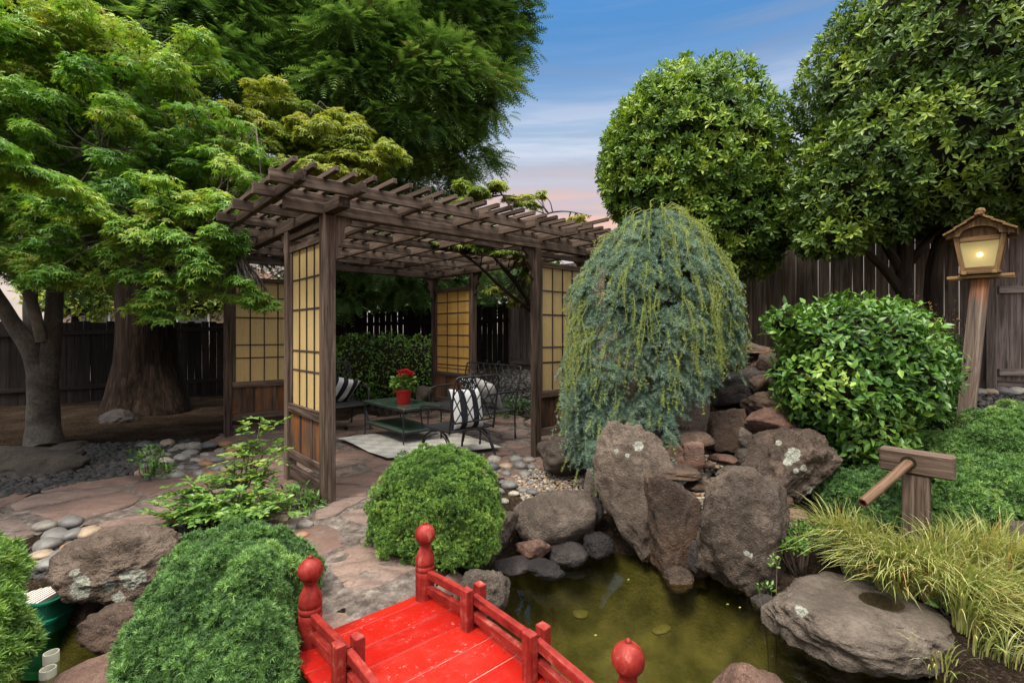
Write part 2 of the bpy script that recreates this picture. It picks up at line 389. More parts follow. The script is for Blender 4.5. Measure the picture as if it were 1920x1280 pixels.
def soil_mat():
    s = NT('soil'); p = s.obj(); n = s.noise(p, 2.2, 6, .65); n2 = s.noise(p, 38., 6, .7)
    c = s.ramp(s.math('ADD', s.math('MULTIPLY', n, .5), s.math('MULTIPLY', n2, .5)), [(.36, (.007, .005, .0035)), (.5, (.020, .014, .010)), (.63, (.048, .034, .025))])
    vo = s.voro(p, 60., out='Color')
    c = s.mix(s.ramp(s.noise(p, 55., 3, .7), [(.58, 0.), (.64, .6)]), c, (.10, .07, .048))
    # silt under the water line
    sep = s.n('SeparateXYZ'); s.l(p, sep.inputs[0])
    mp = s.n('MapRange'); s.l(sep.outputs[2], mp.inputs[0]); mp.inputs[1].default_value = -.42; mp.inputs[2].default_value = -.34; mp.inputs[3].default_value = 1.; mp.inputs[4].default_value = 0.
    mp.clamp = True
    silt = s.ramp(s.noise(p, 5., 5, .6), [(.35, (.080, .076, .036)), (.55, (.135, .124, .060)), (.7, (.185, .165, .080))])
    c = s.mix(mp.outputs[0], c, silt)
    s.bsdf(c, 1., s.bump(n2, .8, .03), .0); return s.m
M['soil'] = soil_mat()
def mortar_mat():
    s = NT('mortar'); p = s.obj(); n = s.noise(p, 14., 6, .7)
    s.bsdf(s.ramp(n, [(.36, (.04, .031, .026)), (.52, (.10, .08, .067)), (.68, (.20, .17, .145))]), .9, s.bump(s.noise(p, 70., 4), .6, .012), .2); return s.m
M['mortar'] = mortar_mat()
def water_mat(name, tint, rough=.015, bs=7.):
    s = NT(name); p = s.obj()
    nb = s.bump(s.noise(s.map(p, (1, 1, 1)), bs, 3, .5, .3), .10, .012)
    tr = s.n('BsdfTransparent'); tr.inputs[0].default_value = (*tint, 1)
    gl = s.n('BsdfGlossy'); gl.inputs['Roughness'].default_value = rough; s.l(nb, gl.inputs['Normal'])
    fr = s.n('Fresnel'); fr.inputs[0].default_value = 1.33; s.l(nb, fr.inputs['Normal'])
    mx = s.n('MixShader'); s.l(fr.outputs[0], mx.inputs[0]); s.l(tr.outputs[0], mx.inputs[1]); s.l(gl.outputs[0], mx.inputs[2]); s.l(mx.outputs[0], s.out.inputs[0])
    return s.m
M['water'] = water_mat('pond_water', (.66, .65, .42))
M['basin_water'] = water_mat('clear_water', (.6, .58, .5))
def red_paint():
    s = NT('red_paint'); p = s.obj(); g = s.attr('grain').outputs['Vector']; t = s.attr('tint').outputs['Fac']
    c = s.ramp(t, [(0, (.24, .007, .0045)), (.5, (.29, .009, .005)), (1, (.32, .012, .007))])
    w = s.noise(s.map(g, (5, 60, 60)), 1., 5, .65); w2 = s.noise(p, 11., 5, .65)
    wear = s.math('MULTIPLY', s.ramp(w2, [(.54, 0.), (.7, 1.)]), s.ramp(w, [(.42, 0.), (.62, .8)]))
    c = s.mix(s.math('MULTIPLY', wear, .6), c, (.25, .045, .036))
    c = s.mix(s.ramp(s.noise(s.map(g, (3, 25, 25)), 1., 6, .7), [(.28, .75), (.36, 0.)]), c, (.12, .02, .016))
    ch = s.math('MULTIPLY', s.ramp(s.noise(p, 42., 5, .7), [(.60, 0.), (.635, 1.)]), s.ramp(s.noise(p, 6., 3), [(.48, 0.), (.62, .85)])); c = s.mix(ch, c, (.33, .12, .095))
    rg = s.ramp(w2, [(.4, .22), (.62, .5)])
    s.bsdf(c, rg, s.bump(w, .25, .005), .18); return s.m
M['red'] = red_paint()
def red_faded():
    s = NT('faded_red_paint'); p = s.obj(); g = s.attr('grain').outputs['Vector']
    n = s.noise(s.map(g, (4, 30, 30)), 1., 6, .7, .4); n2 = s.noise(p, 16., 5, .65)
    c = s.ramp(s.math('ADD', s.math('MULTIPLY', n, .5), s.math('MULTIPLY', n2, .5)), [(.35, (.055, .006, .005)), (.44, (.15, .011, .008)), (.56, (.22, .022, .016)), (.66, (.32, .10, .075))])
    s.bsdf(c, .5, s.bump(n, .4, .006), .18); return s.m
M['red_faded'] = red_faded()
def paper_mat(name, col):
    s = NT(name); p = s.obj(); t = s.attr('tint').outputs['Fac']
    n = s.noise(p, 60., 5, .7); n2 = s.noise(p, 3., 3)
    c = s.mix(s.ramp(n, [(.38, .35), (.55, 0.)]), col, tuple(x*.62 for x in col))
    c = s.mix(s.ramp(n2, [(.45, 0.), (.65, .3)]), c, tuple(x*.8 for x in col))
    c = s.mix(s.ramp(s.noise(s.map(p, (14, 14, 1.1)), 1., 5, .65), [(.52, 0.), (.72, .5)]), c, tuple(x*.55 for x in col))
    c = s.mix(s.ramp(s.noise(p, 150., 2), [(.66, 0.), (.72, .6)]), c, tuple(x*.4 for x in col))
    b = s.bsdf(c, .5, s.bump(n, .15, .002), .3, link=False)
    tr = s.n('BsdfTranslucent'); s.l(c, tr.inputs[0]); mx = s.n('MixShader'); mx.inputs[0].default_value = .35
    s.l(b.outputs[0], mx.inputs[1]); s.l(tr.outputs[0], mx.inputs[2]); s.l(mx.outputs[0], s.out.inputs[0]); return s.m
M['paper'] = paper_mat('tan_screen', (.66, .49, .22)); M['paper_gold'] = paper_mat('golden_screen', (.68, .43, .12))
M['iron'] = plain_mat('black_iron', (.012, .012, .013), .45, .5, 0., 60.)
M['seat_mesh'] = plain_mat('black_seat', (.010, .010, .011), .7)
M['green_glass'] = plain_mat('green_slate_top', (.035, .060, .045), .22, .5, var=.25)
M['green_shelf'] = plain_mat('green_shelf', (.075, .115, .085), .35, .5, var=.2)
M['pot_red'] = plain_mat('red_pot', (.52, .022, .022), .38, .5)
M['petal'] = leaf_mat('red_petals', [(0, (.30, .006, .010)), (1, (.55, .02, .025))], .5, .2)
M['pvc'] = plain_mat('white_pipe', (.55, .52, .40), .45, bumpscale=20)
M['green_plastic'] = plain_mat('green_plastic', (.006, .115, .062), .32, .5, var=.3)
def corrug_mat():
    s = NT('ribbed_pad'); g = s.attr('grain').outputs['Vector']; w = s.n('TexWave', wave_type='BANDS', bands_direction='X'); s.l(g, w.inputs[0]); w.inputs['Scale'].default_value = 12.
    s.bsdf(s.ramp(w.outputs['Fac'], [(.2, (.10, .055, .045)), (.7, (.62, .55, .50))]), .6, s.bump(w.outputs['Fac'], .6, .01)); return s.m
M['ribbed'] = corrug_mat()
def rug_mat():
    s = NT('woven_rug'); g = s.attr('grain').outputs['Vector']; ch = s.n('TexChecker'); s.l(s.map(g, (1, 1, 0), (0, 0, .5)), ch.inputs[0]); ch.inputs['Scale'].default_value = 7.7
    ch.inputs[1].default_value = (.46, .44, .40, 1); ch.inputs[2].default_value = (.36, .335, .30, 1)
    c = s.mix(s.ramp(s.noise(s.obj(), 90., 3), [(.4, .4), (.6, 0.)]), ch.outputs[0], (.27, .25, .22)); s.bsdf(c, .9, s.bump(s.noise(s.obj(), 140., 2), .5, .004), .1); return s.m
M['rug'] = rug_mat()
def stripe_mat():
    s = NT('striped_cloth'); g = s.attr('grain').outputs['Vector']; sp = s.n('SeparateXYZ'); s.l(g, sp.inputs[0])
    f = s.math('FRACT', s.math('ADD', s.math('MULTIPLY', sp.outputs[0], 6.2), .25)); c = s.ramp(f, [(0, (.58, .57, .55)), (.5, (.022, .022, .028))], 'CONSTANT')
    s.bsdf(c, .85, s.bump(s.noise(s.obj(), 25., 4), .35, .01), .1); return s.m
M['stripe'] = stripe_mat()
def fleck_mat():
    s = NT('patterned_cloth'); g = s.attr('grain').outputs['Vector']
    c = s.ramp(s.voro(g, 34., rnd=.75), [(.36, (.6, .59, .57)), (.40, (.02, .02, .022))], 'CONSTANT'); s.bsdf(c, .85, None, .1); return s.m
M['fleck'] = fleck_mat()
M['grey_cloth'] = plain_mat('pale_grey_cloth', (.40, .39, .38), .85, .1, bumpscale=25, var=.12)
M['bamboo'] = wood_mat('old_bamboo', (.04, .021, .012), (.105, .060, .036), (.20, .13, .085), rough=.5)
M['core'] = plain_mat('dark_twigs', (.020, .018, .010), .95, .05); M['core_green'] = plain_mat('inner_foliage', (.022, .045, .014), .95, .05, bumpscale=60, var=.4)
M['bark_maple'] = stone_mat('maple_bark', (.045, .036, .028), (.125, .105, .083), (.215, .185, .15), pits=.25, moss=(.075, .085, .04))
def bark_mat(name, a, b, c_):
    s = NT(name); g = s.attr('grain').outputs['Vector']; n = s.noise(s.map(g, (1.2, 13, 13)), 1., 6, .65, .8)
    s.bsdf(s.ramp(n, [(.34, a), (.52, b), (.7, c_)]), .95, s.bump(n, 1., .05), .1); return s.m
M['bark_red'] = bark_mat('redwood_bark', (.005, .003, .002), (.018, .011, .0075), (.042, .027, .02))
M['bark_dark'] = bark_mat('dark_bark', (.016, .012, .009), (.045, .033, .025), (.085, .065, .05))
M['lime_stem'] = plain_mat('lime_stem', (.20, .22, .07), .8, .1); M['twig'] = plain_mat('pale_twig', (.13, .10, .075), .9, .1)
# leaves
M['maple'] = leaf_mat('maple_leaves', [(0, (.048, .13, .016)), (.35, (.110, .255, .030)), (.62, (.205, .36, .045)), (.85, (.35, .43, .07)), (1, (.45, .43, .10))], .5, .38)
M['maple_y'] = leaf_mat('yellow_green_maple_leaves', [(0, (.10, .18, .02)), (.4, (.22, .30, .036)), (.75, (.40, .40, .065)), (1, (.48, .40, .11))], .5, .40)
M['redwood'] = leaf_mat('redwood_needles', [(0, (.055, .115, .03)), (.45, (.145, .265, .066)), (.8, (.25, .39, .105)), (.96, (.34, .46, .13)), (1, (.26, .18, .09))], .55, .2)
M['pitt'] = leaf_mat('glossy_round_leaves', [(0, (.026, .052, .010)), (.4, (.062, .118, .018)), (.7, (.14, .22, .030)), (1, (.29, .37, .05))], .42, .22, .32)
M['pitt_l'] = leaf_mat('bright_round_leaves', [(0, (.030, .066, .010)), (.4, (.076, .152, .018)), (.7, (.165, .27, .03)), (1, (.31, .40, .05))], .42, .25, .32)
M['juniper'] = leaf_mat('juniper_tufts', [(0, (.045, .095, .018)), (.4, (.115, .225, .038)), (.75, (.20, .335, .055)), (1, (.32, .42, .09))], .6, .22)
M['juniper_b'] = leaf_mat('blue_green_juniper_tufts', [(0, (.040, .090, .026)), (.4, (.100, .205, .052)), (.75, (.175, .310, .078)), (1, (.28, .40, .11))], .6, .22)
M['cedar'] = leaf_mat('blue_cedar_needles', [(0, (.045, .085, .060)), (.4, (.115, .190, .138)), (.7, (.20, .285, .205)), (1, (.28, .34, .18))], .6, .2)
M['cedar_y'] = leaf_mat('lime_cedar_tips', [(0, (.16, .24, .07)), (.5, (.30, .37, .09)), (1, (.43, .46, .12))], .6, .25)
M['camellia'] = leaf_mat('camellia_leaves', [(0, (.024, .064, .012)), (.4, (.062, .150, .022)), (.75, (.13, .25, .036)), (1, (.27, .37, .06))], .36, .24, .35)
M['hedge'] = leaf_mat('hedge_leaves', [(0, (.028, .08, .012)), (.5, (.075, .18, .024)), (1, (.16, .29, .04))], .4, .25)
M['nandina'] = leaf_mat('light_green_leaves', [(0, (.035, .10, .018)), (.45, (.10, .21, .035)), (.8, (.20, .31, .055)), (1, (.30, .30, .06))], .35, .3)
M['grass'] = leaf_mat('variegated_blades', [(0, (.085, .15, .03)), (.35, (.22, .27, .07)), (.7, (.42, .41, .14)), (.92, (.56, .52, .26)), (1, (.38, .20, .06))], .5, .3)
M['orange_twig'] = leaf_mat('orange_brown_leaves', [(0, (.12, .04, .015)), (.6, (.28, .12, .03)), (1, (.34, .22, .05))], .6, .2)

# ================================================================== sky, sun, camera
def make_world():
    w = bpy.data.worlds.new('World'); bpy.context.scene.world = w; w.use_nodes = True; t = w.node_tree; t.nodes.clear()
    N = lambda typ: t.nodes.new('ShaderNode'+typ)
    out = N('OutputWorld'); tc = N('TexCoord'); sep = N('SeparateXYZ'); t.links.new(tc.outputs['Generated'], sep.inputs[0])
    sky = N('TexSky'); sky.sky_type = 'NISHITA'; sky.sun_disc = False; sky.sun_elevation = math.asin(SUN_DIR[2]); sky.sun_rotation = math.radians(SUN_ROT)
    b1 = N('Background'); b1.inputs[1].default_value = .05; t.links.new(sky.outputs[0], b1.inputs[0])
    # cloud bands drawn out along the horizon, by direction
    mp = N('Mapping'); t.links.new(tc.outputs['Generated'], mp.inputs[0]); mp.inputs['Scale'].default_value = (1.0, 1.0, 13.); mp.inputs['Rotation'].default_value = (.06, -.05, 0)
    nz = N('TexNoise'); t.links.new(mp.outputs[0], nz.inputs[0]); nz.inputs['Scale'].default_value = 2.1; nz.inputs['Detail'].default_value = 5; nz.inputs['Roughness'].default_value = .55
    nz.inputs['Distortion'].default_value = .35
    ad = N('Math'); ad.operation = 'MULTIPLY_ADD'; t.links.new(nz.outputs['Fac'], ad.inputs[0]); ad.inputs[1].default_value = .16; 
    s2 = N('Math'); s2.operation = 'SUBTRACT'; t.links.new(sep.outputs[2], s2.inputs[0]); s2.inputs[1].default_value = .08; t.links.new(s2.outputs[0], ad.inputs[2])
    rp = N('ValToRGB'); t.links.new(ad.outputs[0], rp.inputs[0]); e = rp.color_ramp.elements
    ST = SKY_STOPS
    while len(e) > 1: e.remove(e[-1])
    for i, (p, c) in enumerate(ST):
        q = e[0] if i == 0 else e.new(p); q.position = p; q.color = (*c, 1)
    cl = N('ValToRGB'); t.links.new(nz.outputs['Fac'], cl.inputs[0]); f = cl.color_ramp.elements
    f[0].position = .43; f[0].color = (0, 0, 0, 1); f[1].position = .60; f[1].color = (.9, .9, .9, 1)
    mx = N('Mix'); mx.data_type = 'RGBA'; t.links.new(cl.outputs[0], mx.inputs[0]); t.links.new(rp.outputs[0], mx.inputs[6])
    r2 = N('ValToRGB'); t.links.new(sep.outputs[2], r2.inputs[0]); g = r2.color_ramp.elements
    while len(g) > 1: g.remove(g[-1])
    for i, (p, c) in enumerate(CLOUD_STOPS):
        q = g[0] if i == 0 else g.new(p); q.position = p; q.color = (*c, 1)
    t.links.new(r2.outputs[0], mx.inputs[7])
    b2 = N('Background'); t.links.new(mx.outputs[2], b2.inputs[0]); b2.inputs[1].default_value = 1.
    # bright overcast overhead and behind the house
    m3 = N('MapRange'); m3.interpolation_type = 'SMOOTHSTEP'; t.links.new(sep.outputs[2], m3.inputs[0]); m3.inputs[1].default_value = .58; m3.inputs[2].default_value = .80; m3.inputs[3].default_value = 0; m3.inputs[4].default_value = OVERHEAD
    m4 = N('MapRange'); m4.interpolation_type = 'SMOOTHSTEP'; t.links.new(sep.outputs[1], m4.inputs[0]); m4.inputs[1].default_value = .1; m4.inputs[2].default_value = -.5; m4.inputs[3].default_value = 0; m4.inputs[4].default_value = BEHIND
    mm = N('Math'); mm.operation = 'MAXIMUM'; t.links.new(m3.outputs[0], mm.inputs[0]); t.links.new(m4.outputs[0], mm.inputs[1])
    b3 = N('Background'); b3.inputs[0].default_value = (1., .955, .85, 1); t.links.new(mm.outputs[0], b3.inputs[1])
    a1 = N('AddShader'); a2 = N('AddShader'); t.links.new(b1.outputs[0], a1.inputs[0]); t.links.new(b2.outputs[0], a1.inputs[1])
    t.links.new(a1.outputs[0], a2.inputs[0]); t.links.new(b3.outputs[0], a2.inputs[1]); t.links.new(a2.outputs[0], out.inputs[0])
SUN_DIR = unit(np.array([-.38, -.55, 1.25]))
SUN_ROT = math.degrees(math.atan2(SUN_DIR[0], SUN_DIR[1]))
OVERHEAD, BEHIND = 3.7, .35
SKY_STOPS = [(0, (.34, .25, .22)), (.20, (.52, .23, .085)), (.255, (.43, .24, .135)), (.31, (.28, .245, .235)), (.38, (.19, .25, .32)), (.45, (.07, .16, .30)), (.51, (.018, .12, .29)), (.60, (.008, .13, .34)), (1, (.02, .13, .34))]
CLOUD_STOPS = [(0, (.26, .2, .2)), (.24, (.28, .19, .17)), (.29, (.33, .27, .27)), (.36, (.39, .40, .42)), (.43, (.24, .28, .35)), (.47, (.10, .15, .24)), (.56, (.055, .14, .28)), (.7, (.05, .15, .30))]
make_world()
sl = bpy.data.lights.new('sun', 'SUN'); sl.energy = 3.0; sl.angle = math.radians(14); sl.color = (1., .93, .80)
so = bpy.data.objects.new('sun', sl); C.objects.link(so); so.rotation_euler = Vector(-SUN_DIR).to_track_quat('-Z', 'Y').to_euler()
cd = bpy.data.cameras.new('camera'); cam = bpy.data.objects.new('camera', cd); C.objects.link(cam)
cam.location = (0, 0, HC); cam.rotation_euler = (math.radians(90), 0, 0)
cd.sensor_width = 36; cd.lens = 36*FPX/1920; cd.shift_y = -(640-HV)/1920; cd.clip_start = .05; cd.clip_end = 2000
sc = bpy.context.scene; sc.camera = cam
sc.view_settings.view_transform = 'Standard'; sc.view_settings.look = 'None'; sc.view_settings.exposure = .55; sc.view_settings.gamma = 1.
sc.render.engine = 'CYCLES'
try:
    sc.cycles.use_denoising = True; sc.cycles.max_bounces = 8; sc.cycles.transparent_max_bounces = 16; sc.cycles.caustics_reflective = False; sc.cycles.caustics_refractive = False
    sc.cycles.sample_clamp_indirect = 6.
except Exception: pass

# ================================================================== ground
WZ = -.35
POND = np.array([(-.31, 3.5), (-.1, 3.86), (.21, 3.98), (.62, 3.98), (1.10, 3.80), (1.38, 3.62), (1.72, 3.50), (1.80, 3.25), (1.95, 3.1), (2.2, 2.8), (2.2, 2.4),
                 (2.0, 1.8), (1.75, 1.35), (1.25, 1.1), (.75, .95), (.3, .75), (-.3, .7), (-1.1, .95), (-1.7, 1.2), (-2.3, 1.5), (-2.9, 2.1), (-3.15, 2.7), (-2.9, 2.98), (-2.35, 2.93), (-1.98, 2.75),
                 (-1.86, 2.3), (-1.75, 1.95), (-1.4, 1.62), (-.95, 1.7), (-.72, 2.0), (-.5, 2.38), (-.38, 2.75), (-.36, 3.1)])
def inpoly(P, poly):
    x, y = P[:, 0], P[:, 1]; c = np.zeros(len(P), bool); n = len(poly)
    for i in range(n):
        a, b = poly[i], poly[(i+1) % n]
        if a[1] == b[1]: continue
        k = ((a[1] > y) != (b[1] > y)) & (x < (b[0]-a[0])*(y-a[1])/(b[1]-a[1])+a[0]); c ^= k
    return c
def sdist(P, poly):
    d = np.full(len(P), 1e9); n = len(poly)
    for i in range(n):
        a = poly[i]; b = poly[(i+1) % n]; ab = b-a; t = np.clip(((P-a) @ ab)/(ab @ ab), 0, 1)
        d = np.minimum(d, np.linalg.norm(P-a-t[:, None]*ab, axis=1))
    return np.where(inpoly(P, poly), -d, d)
CP = np.array([(0, -2, -.2), (-3, -1, -.2), (3, -1, -.2), (-1.5, 4, -.01), (-3.9, 6.5, -.01), (.9, 6.1, -.01), (-1.4, 8.6, -.01), (-1.4, 6.3, -.01), (-.5, 5, -.01), (-2.7, 5.2, -.01), (-2.5, 7.6, -.01), (-.2, 7.3, 0.),
  (-1.2, 2.9, -.06), (-1.3, 2.1, -.18), (-.8, 2.6, -.06), (-.55, 3.4, -.06), (0, 4.3, -.04), (-1.7, 3.2, -.10), (-2.5, 3.2, -.12), (-3.2, 3.2, -.16), (-2.4, 4.2, -.05), (-3.4, 3.8, -.06), (-4.5, 3.6, -.06), (-6.5, 3.2, -.1), (-3.6, 5, -.02), (-5, 4.9, -.03), (-6, 6, 0), (-7, 8.5, .04), (-10, 9, -.1), (-5, 10, 0), (-3, 9.5, .06), (-12, 4, -.1),
  (-1.6, 10.2, .25), (0, 11.5, .6), (.2, 8.6, .38), (.7, 7.6, .35), (1.0, 6.9, .2), (1.4, 6.2, .05),
  (.2, 4.3, -.06), (.6, 4.25, -.08), (.9, 4.6, 0.), (.4, 4.9, -.03), (1.0, 4.0, -.12), (1.45, 4.25, .17), (1.75, 4.25, .2), (1.6, 4.75, .3), (2.0, 4.8, .5), (1.9, 5.3, .72), (2.3, 5.4, .8), (2.2, 4.2, .12), (2.0, 3.75, -.14), (1.95, 3.4, -.26), (2.4, 3.6, -.10), (2.6, 3.1, -.2), (2.3, 2.9, -.27), (2.1, 3.15, -.26), (3.1, 3.3, -.02), (3.0, 3.8, .1), (3.6, 3.7, .12), (3.9, 4.2, .42), (4.2, 4.6, .5), (2.8, 4.4, .25), (3.3, 4.8, .45), (5, 5, .6), (6, 6, .69), (3.5, 6.2, .72), (2.2, 7, .72), (1.6, 8, .62), (1.5, 10.4, .68), (8, 5, .7), (10, 3, .6), (4.5, 3.2, .15), (2.5, 2.4, -.22), (2.3, 1.6, -.22), (3.4, 2.2, -.2), (5, 2, 0), (1.2, .6, -.2), (-14, 0, -.2), (14, 10, .6), (0, 20, .5), (-10, 20, 0), (-20, 12, -.1)])
_A = np.linalg.norm(CP[:, None, :2]-CP[None, :, :2], axis=2); _W = np.linalg.solve(_A+np.eye(len(CP))*.02, CP[:, 2]-CP[:, 2].mean())
def gh(P):
    P = np.atleast_2d(np.asarray(P, float))[:, :2]; z = np.full(len(P), CP[:, 2].mean())
    for c, w in zip(CP, _W): z = z+w*np.linalg.norm(P-c[:2], axis=1)
    far = np.clip((np.linalg.norm(P-np.array([0, 5]), axis=1)-14)/20, 0, 1); z = z*(1-far)+.3*far
    sd = sdist(P, POND); z = np.maximum(z, -.27)
    s = np.clip((sd+.34)/.42, 0, 1); s = s*s*(3-2*s)
    return -.86+(z+.86)*s
def ghz(x, y): return float(gh([(x, y)])[0])
def axis_vals(a0, a1, st, lo, hi):
    core = list(np.arange(a0, a1+1e-6, st)); out = []; x = a1; d = st
    while x < hi: d *= 1.6; x += d; out.append(x)
    pre = []; x = a0; d = st
    while x > lo: d *= 1.6; x -= d; pre.append(x)
    return np.array(pre[::-1]+core+out)
GX = axis_vals(-7.5, 6.5, .06, -400, 400); GY = axis_vals(.2, 9.5, .06, -200, 900)
gx, gy = np.meshgrid(GX, GY, indexing='ij'); P2 = np.stack([gx.ravel(), gy.ravel()], 1)
gzv = gh(P2); nr = np.linalg.norm(P2-np.array([0, 5]), axis=1) < 16
gzv = gzv+np.where(nr, .012*fbm(np.c_[P2*2.5, np.zeros(len(P2))], 4, 3)+.006*vnoise(np.c_[P2*14, np.zeros(len(P2))], 8), 0)
nx, ny = len(GX), len(GY); ii, jj = np.meshgrid(np.arange(nx-1), np.arange(ny-1), indexing='ij'); q = (ii*ny+jj).ravel()
tag(link_np('ground', np.c_[P2, gzv], np.stack([q, q+ny, q+ny+1, q+1], 1), M['soil'], smooth=True), 'dark bare garden soil around the paving and under the trees', 'ground', kind='structure')

# pond water: one sheet that runs under the banks
wx = np.linspace(-3.4, 2.3, 60); wy = np.linspace(.5, 4.1, 40); a, b = np.meshgrid(wx, wy, indexing='ij'); q = (np.arange(59)[:, None]*40+np.arange(39)[None]).ravel()
tag(link_np('water', np.c_[a.ravel(), b.ravel(), np.full(a.size, WZ)], np.stack([q, q+40, q+41, q+1], 1), M['water'], smooth=True), 'still olive green pond water between the boulders and the red bridge', 'pond', kind='structure')

# flagstones: irregular slabs laid with mortar joints
def clip_half(poly, n, d):
    out = []
    for i in range(len(poly)):
        a, b = poly[i], poly[(i+1) % len(poly)]; da, db = a @ n-d, b @ n-d
        if da <= 0: out.append(a)
        if (da < 0) != (db < 0): t = da/(da-db); out.append(a+(b-a)*t)
    return out
def flagstones(name, label, poly, sp, seed, gap=.017, thick=.05, lift=.012):
    rg = np.random.default_rng(seed); poly = np.array(poly, float)
    lo = poly.min(0)-sp*2; hi = poly.max(0)+sp*2; S = []
    for x in np.arange(lo[0], hi[0], sp):
        for k, y in enumerate(np.arange(lo[1], hi[1], sp)): S.append((x+rg.uniform(-.42, .42)*sp, y+rg.uniform(-.42, .42)*sp))
    S = np.array(S); keep = sdist(S, poly) < .10; mb = MB()
    for i in np.where(keep)[0]:
        c = S[i]; cell = [c+np.array(p)*sp*1.6 for p in ((-1, -1), (1, -1), (1, 1), (-1, 1))]
        for j in np.argsort(np.linalg.norm(S-c, axis=1))[1:22]:
            dv = S[j]-c; L = np.linalg.norm(dv); n = dv/L; cell = clip_half(cell, n, ((S[j]+c)/2) @ n-gap*rg.uniform(.6, 1.5))
            if len(cell) < 3: break
        if len(cell) < 3: continue
        pts = []
        for k in range(len(cell)):
            a, b = cell[k], cell[(k+1) % len(cell)]; m = max(2, int(np.linalg.norm(b-a)/.04))
            for t in range(m): pts.append(a+(b-a)*t/m)
        pts = np.array(pts); ctr = pts.mean(0); r = pts-ctr
        # rounded corners, ragged edge
        for _ in range(2): pts = .5*pts+.25*(np.roll(pts, 1, 0)+np.roll(pts, -1, 0))
        pts = pts+.016*np.stack([vnoise(np.c_[pts*13, np.full(len(pts), i)], 4), vnoise(np.c_[pts*13, np.full(len(pts), i+9)], 5)], 1)
        m = len(pts); zb = gh(pts)+lift; z0 = float(gh([ctr])[0])+lift+rg.uniform(-.006, .010); tl = rg.normal(size=2)*.008
        zt = .6*(z0+((pts-ctr) @ tl))+.4*zb
        ring = lambda s, dz: np.c_[ctr+(pts-ctr)*s, zt+dz+(.004*vnoise(np.c_[pts*9, np.zeros(m)], 6) if s < 1 else 0)]
        V = np.concatenate([ring(1.0, -thick), ring(1.0, -.010), ring(.965, -.001), ring(.6, .002), ring(.25, .003), [[*ctr, z0+.003]]])
        F = []
        for q in range(4): F += [[q*m+k, q*m+(k+1) % m, (q+1)*m+(k+1) % m, (q+1)*m+k] for k in range(m)]
        F += [[4*m+k, 4*m+(k+1) % m, 5*m] for k in range(m)]
        mb.add(V, F, V, rg.uniform())
    return tag(mb.build(name, M['flag'], smooth=True), label, 'path', kind='structure')
PATIO = np.array([(-1.15, 2.02), (-.62, 2.05), (-.3, 2.62), (-.42, 2.98), (-.75, 3.2), (-.85, 3.75), (-.3, 4.35), (.35, 5.25), (1.3, 6.1), (-1.2, 9.0), (-4.2, 6.75), (-2.95, 4.95), (-2.05, 4.05), (-1.72, 3.6), (-1.4, 2.9)])
BRANCH = np.array([(-2.2, 4.25), (-2.8, 4.85), (-3.3, 5.15), (-4.4, 4.2), (-5.2, 3.9), (-6.5, 3.6), (-6.5, 3.1), (-4.4, 3.25), (-3.6, 3.45), (-2.85, 3.85)])
flagstones('path', 'reddish brown flagstone path running from the red bridge through the pergola', PATIO, .46, 5)
flagstones('path', 'reddish brown flagstone side path beside the black gravel on the left', BRANCH, .52, 8)
def mortar(poly, label):
    lo, hi = poly.min(0), poly.max(0); xs = np.arange(lo[0]-.1, hi[0]+.1, .05); ys = np.arange(lo[1]-.1, hi[1]+.1, .05)
    a, b = np.meshgrid(xs, ys, indexing='ij'); P = np.stack([a.ravel(), b.ravel()], 1); sd = sdist(P, poly); n = len(ys)
    q = (np.arange(len(xs)-1)[:, None]*n+np.arange(n-1)[None]).ravel(); F = np.stack([q, q+n, q+n+1, q+1], 1)
    F = F[(sd[F] < -.02).all(1)]; z = gh(P)+.008+.012*fbm(np.c_[P*9, np.zeros(len(P))], 3, 2)-.012*np.clip(1+sd/.12, 0, 1)
    us, inv = np.unique(F, return_inverse=True); V = np.c_[P, z][us]
    tag(link_np('path_mortar', V, inv.reshape(-1, 4), M['mortar'], smooth=True), label, 'path', kind='structure')
mortar(PATIO, 'pale mortar bed in the joints of the flagstone patio'); mortar(BRANCH, 'pale mortar bed in the joints of the side path')

# ================================================================== rocks
_ico = {}
def ico(sub):
    if sub not in _ico:
        bm = bmesh.new(); bmesh.ops.create_icosphere(bm, subdivisions=sub, radius=1.); bm.verts.ensure_lookup_table()
        _ico[sub] = (np.array([v.co[:] for v in bm.verts]), np.array([[v.index for v in f.verts] for f in bm.faces])); bm.free()
    return _ico[sub]
def rock_verts(seed, planes=11, k=14., rough=.05, sub=5, cut=(.52, .95)):
    d, F = ico(sub); rg = np.random.default_rng(seed); acc = np.full(len(d), 1.0**-k)
    if cut == 'box':
        for ax in np.concatenate([np.eye(3), -np.eye(3)]): n = unit(ax+rg.normal(0, .13, 3)); c = d @ n; acc = acc+np.where(c > .05, (rg.uniform(.52, .62)/np.maximum(c, .05))**-k, 0)
        cut = (.72, .95)
    for i in range(planes):
        n = unit(rg.normal(size=3)); h = rg.uniform(*cut); c = d @ n; acc = acc+np.where(c > .05, (h/np.maximum(c, .05))**-k, 0)
    r = acc**(-1/k); o = seed*7.7
    rg_ = 1-np.abs(fbm(d*2.6+o*1.3, 3, seed+7)); r = r*(1+.15*fbm(d*1.6+o, 3, seed)+rough*2.3*(rg_-.75)+rough*1.25*fbm(d*4.5+o, 4, seed+1)+rough*.6*fbm(d*15+o, 4, seed+2))
    pit = vnoise(d*26+o, seed+5); r = r-.4*rough*np.clip(pit-.2, 0, 1)
    return d*r[:, None], F
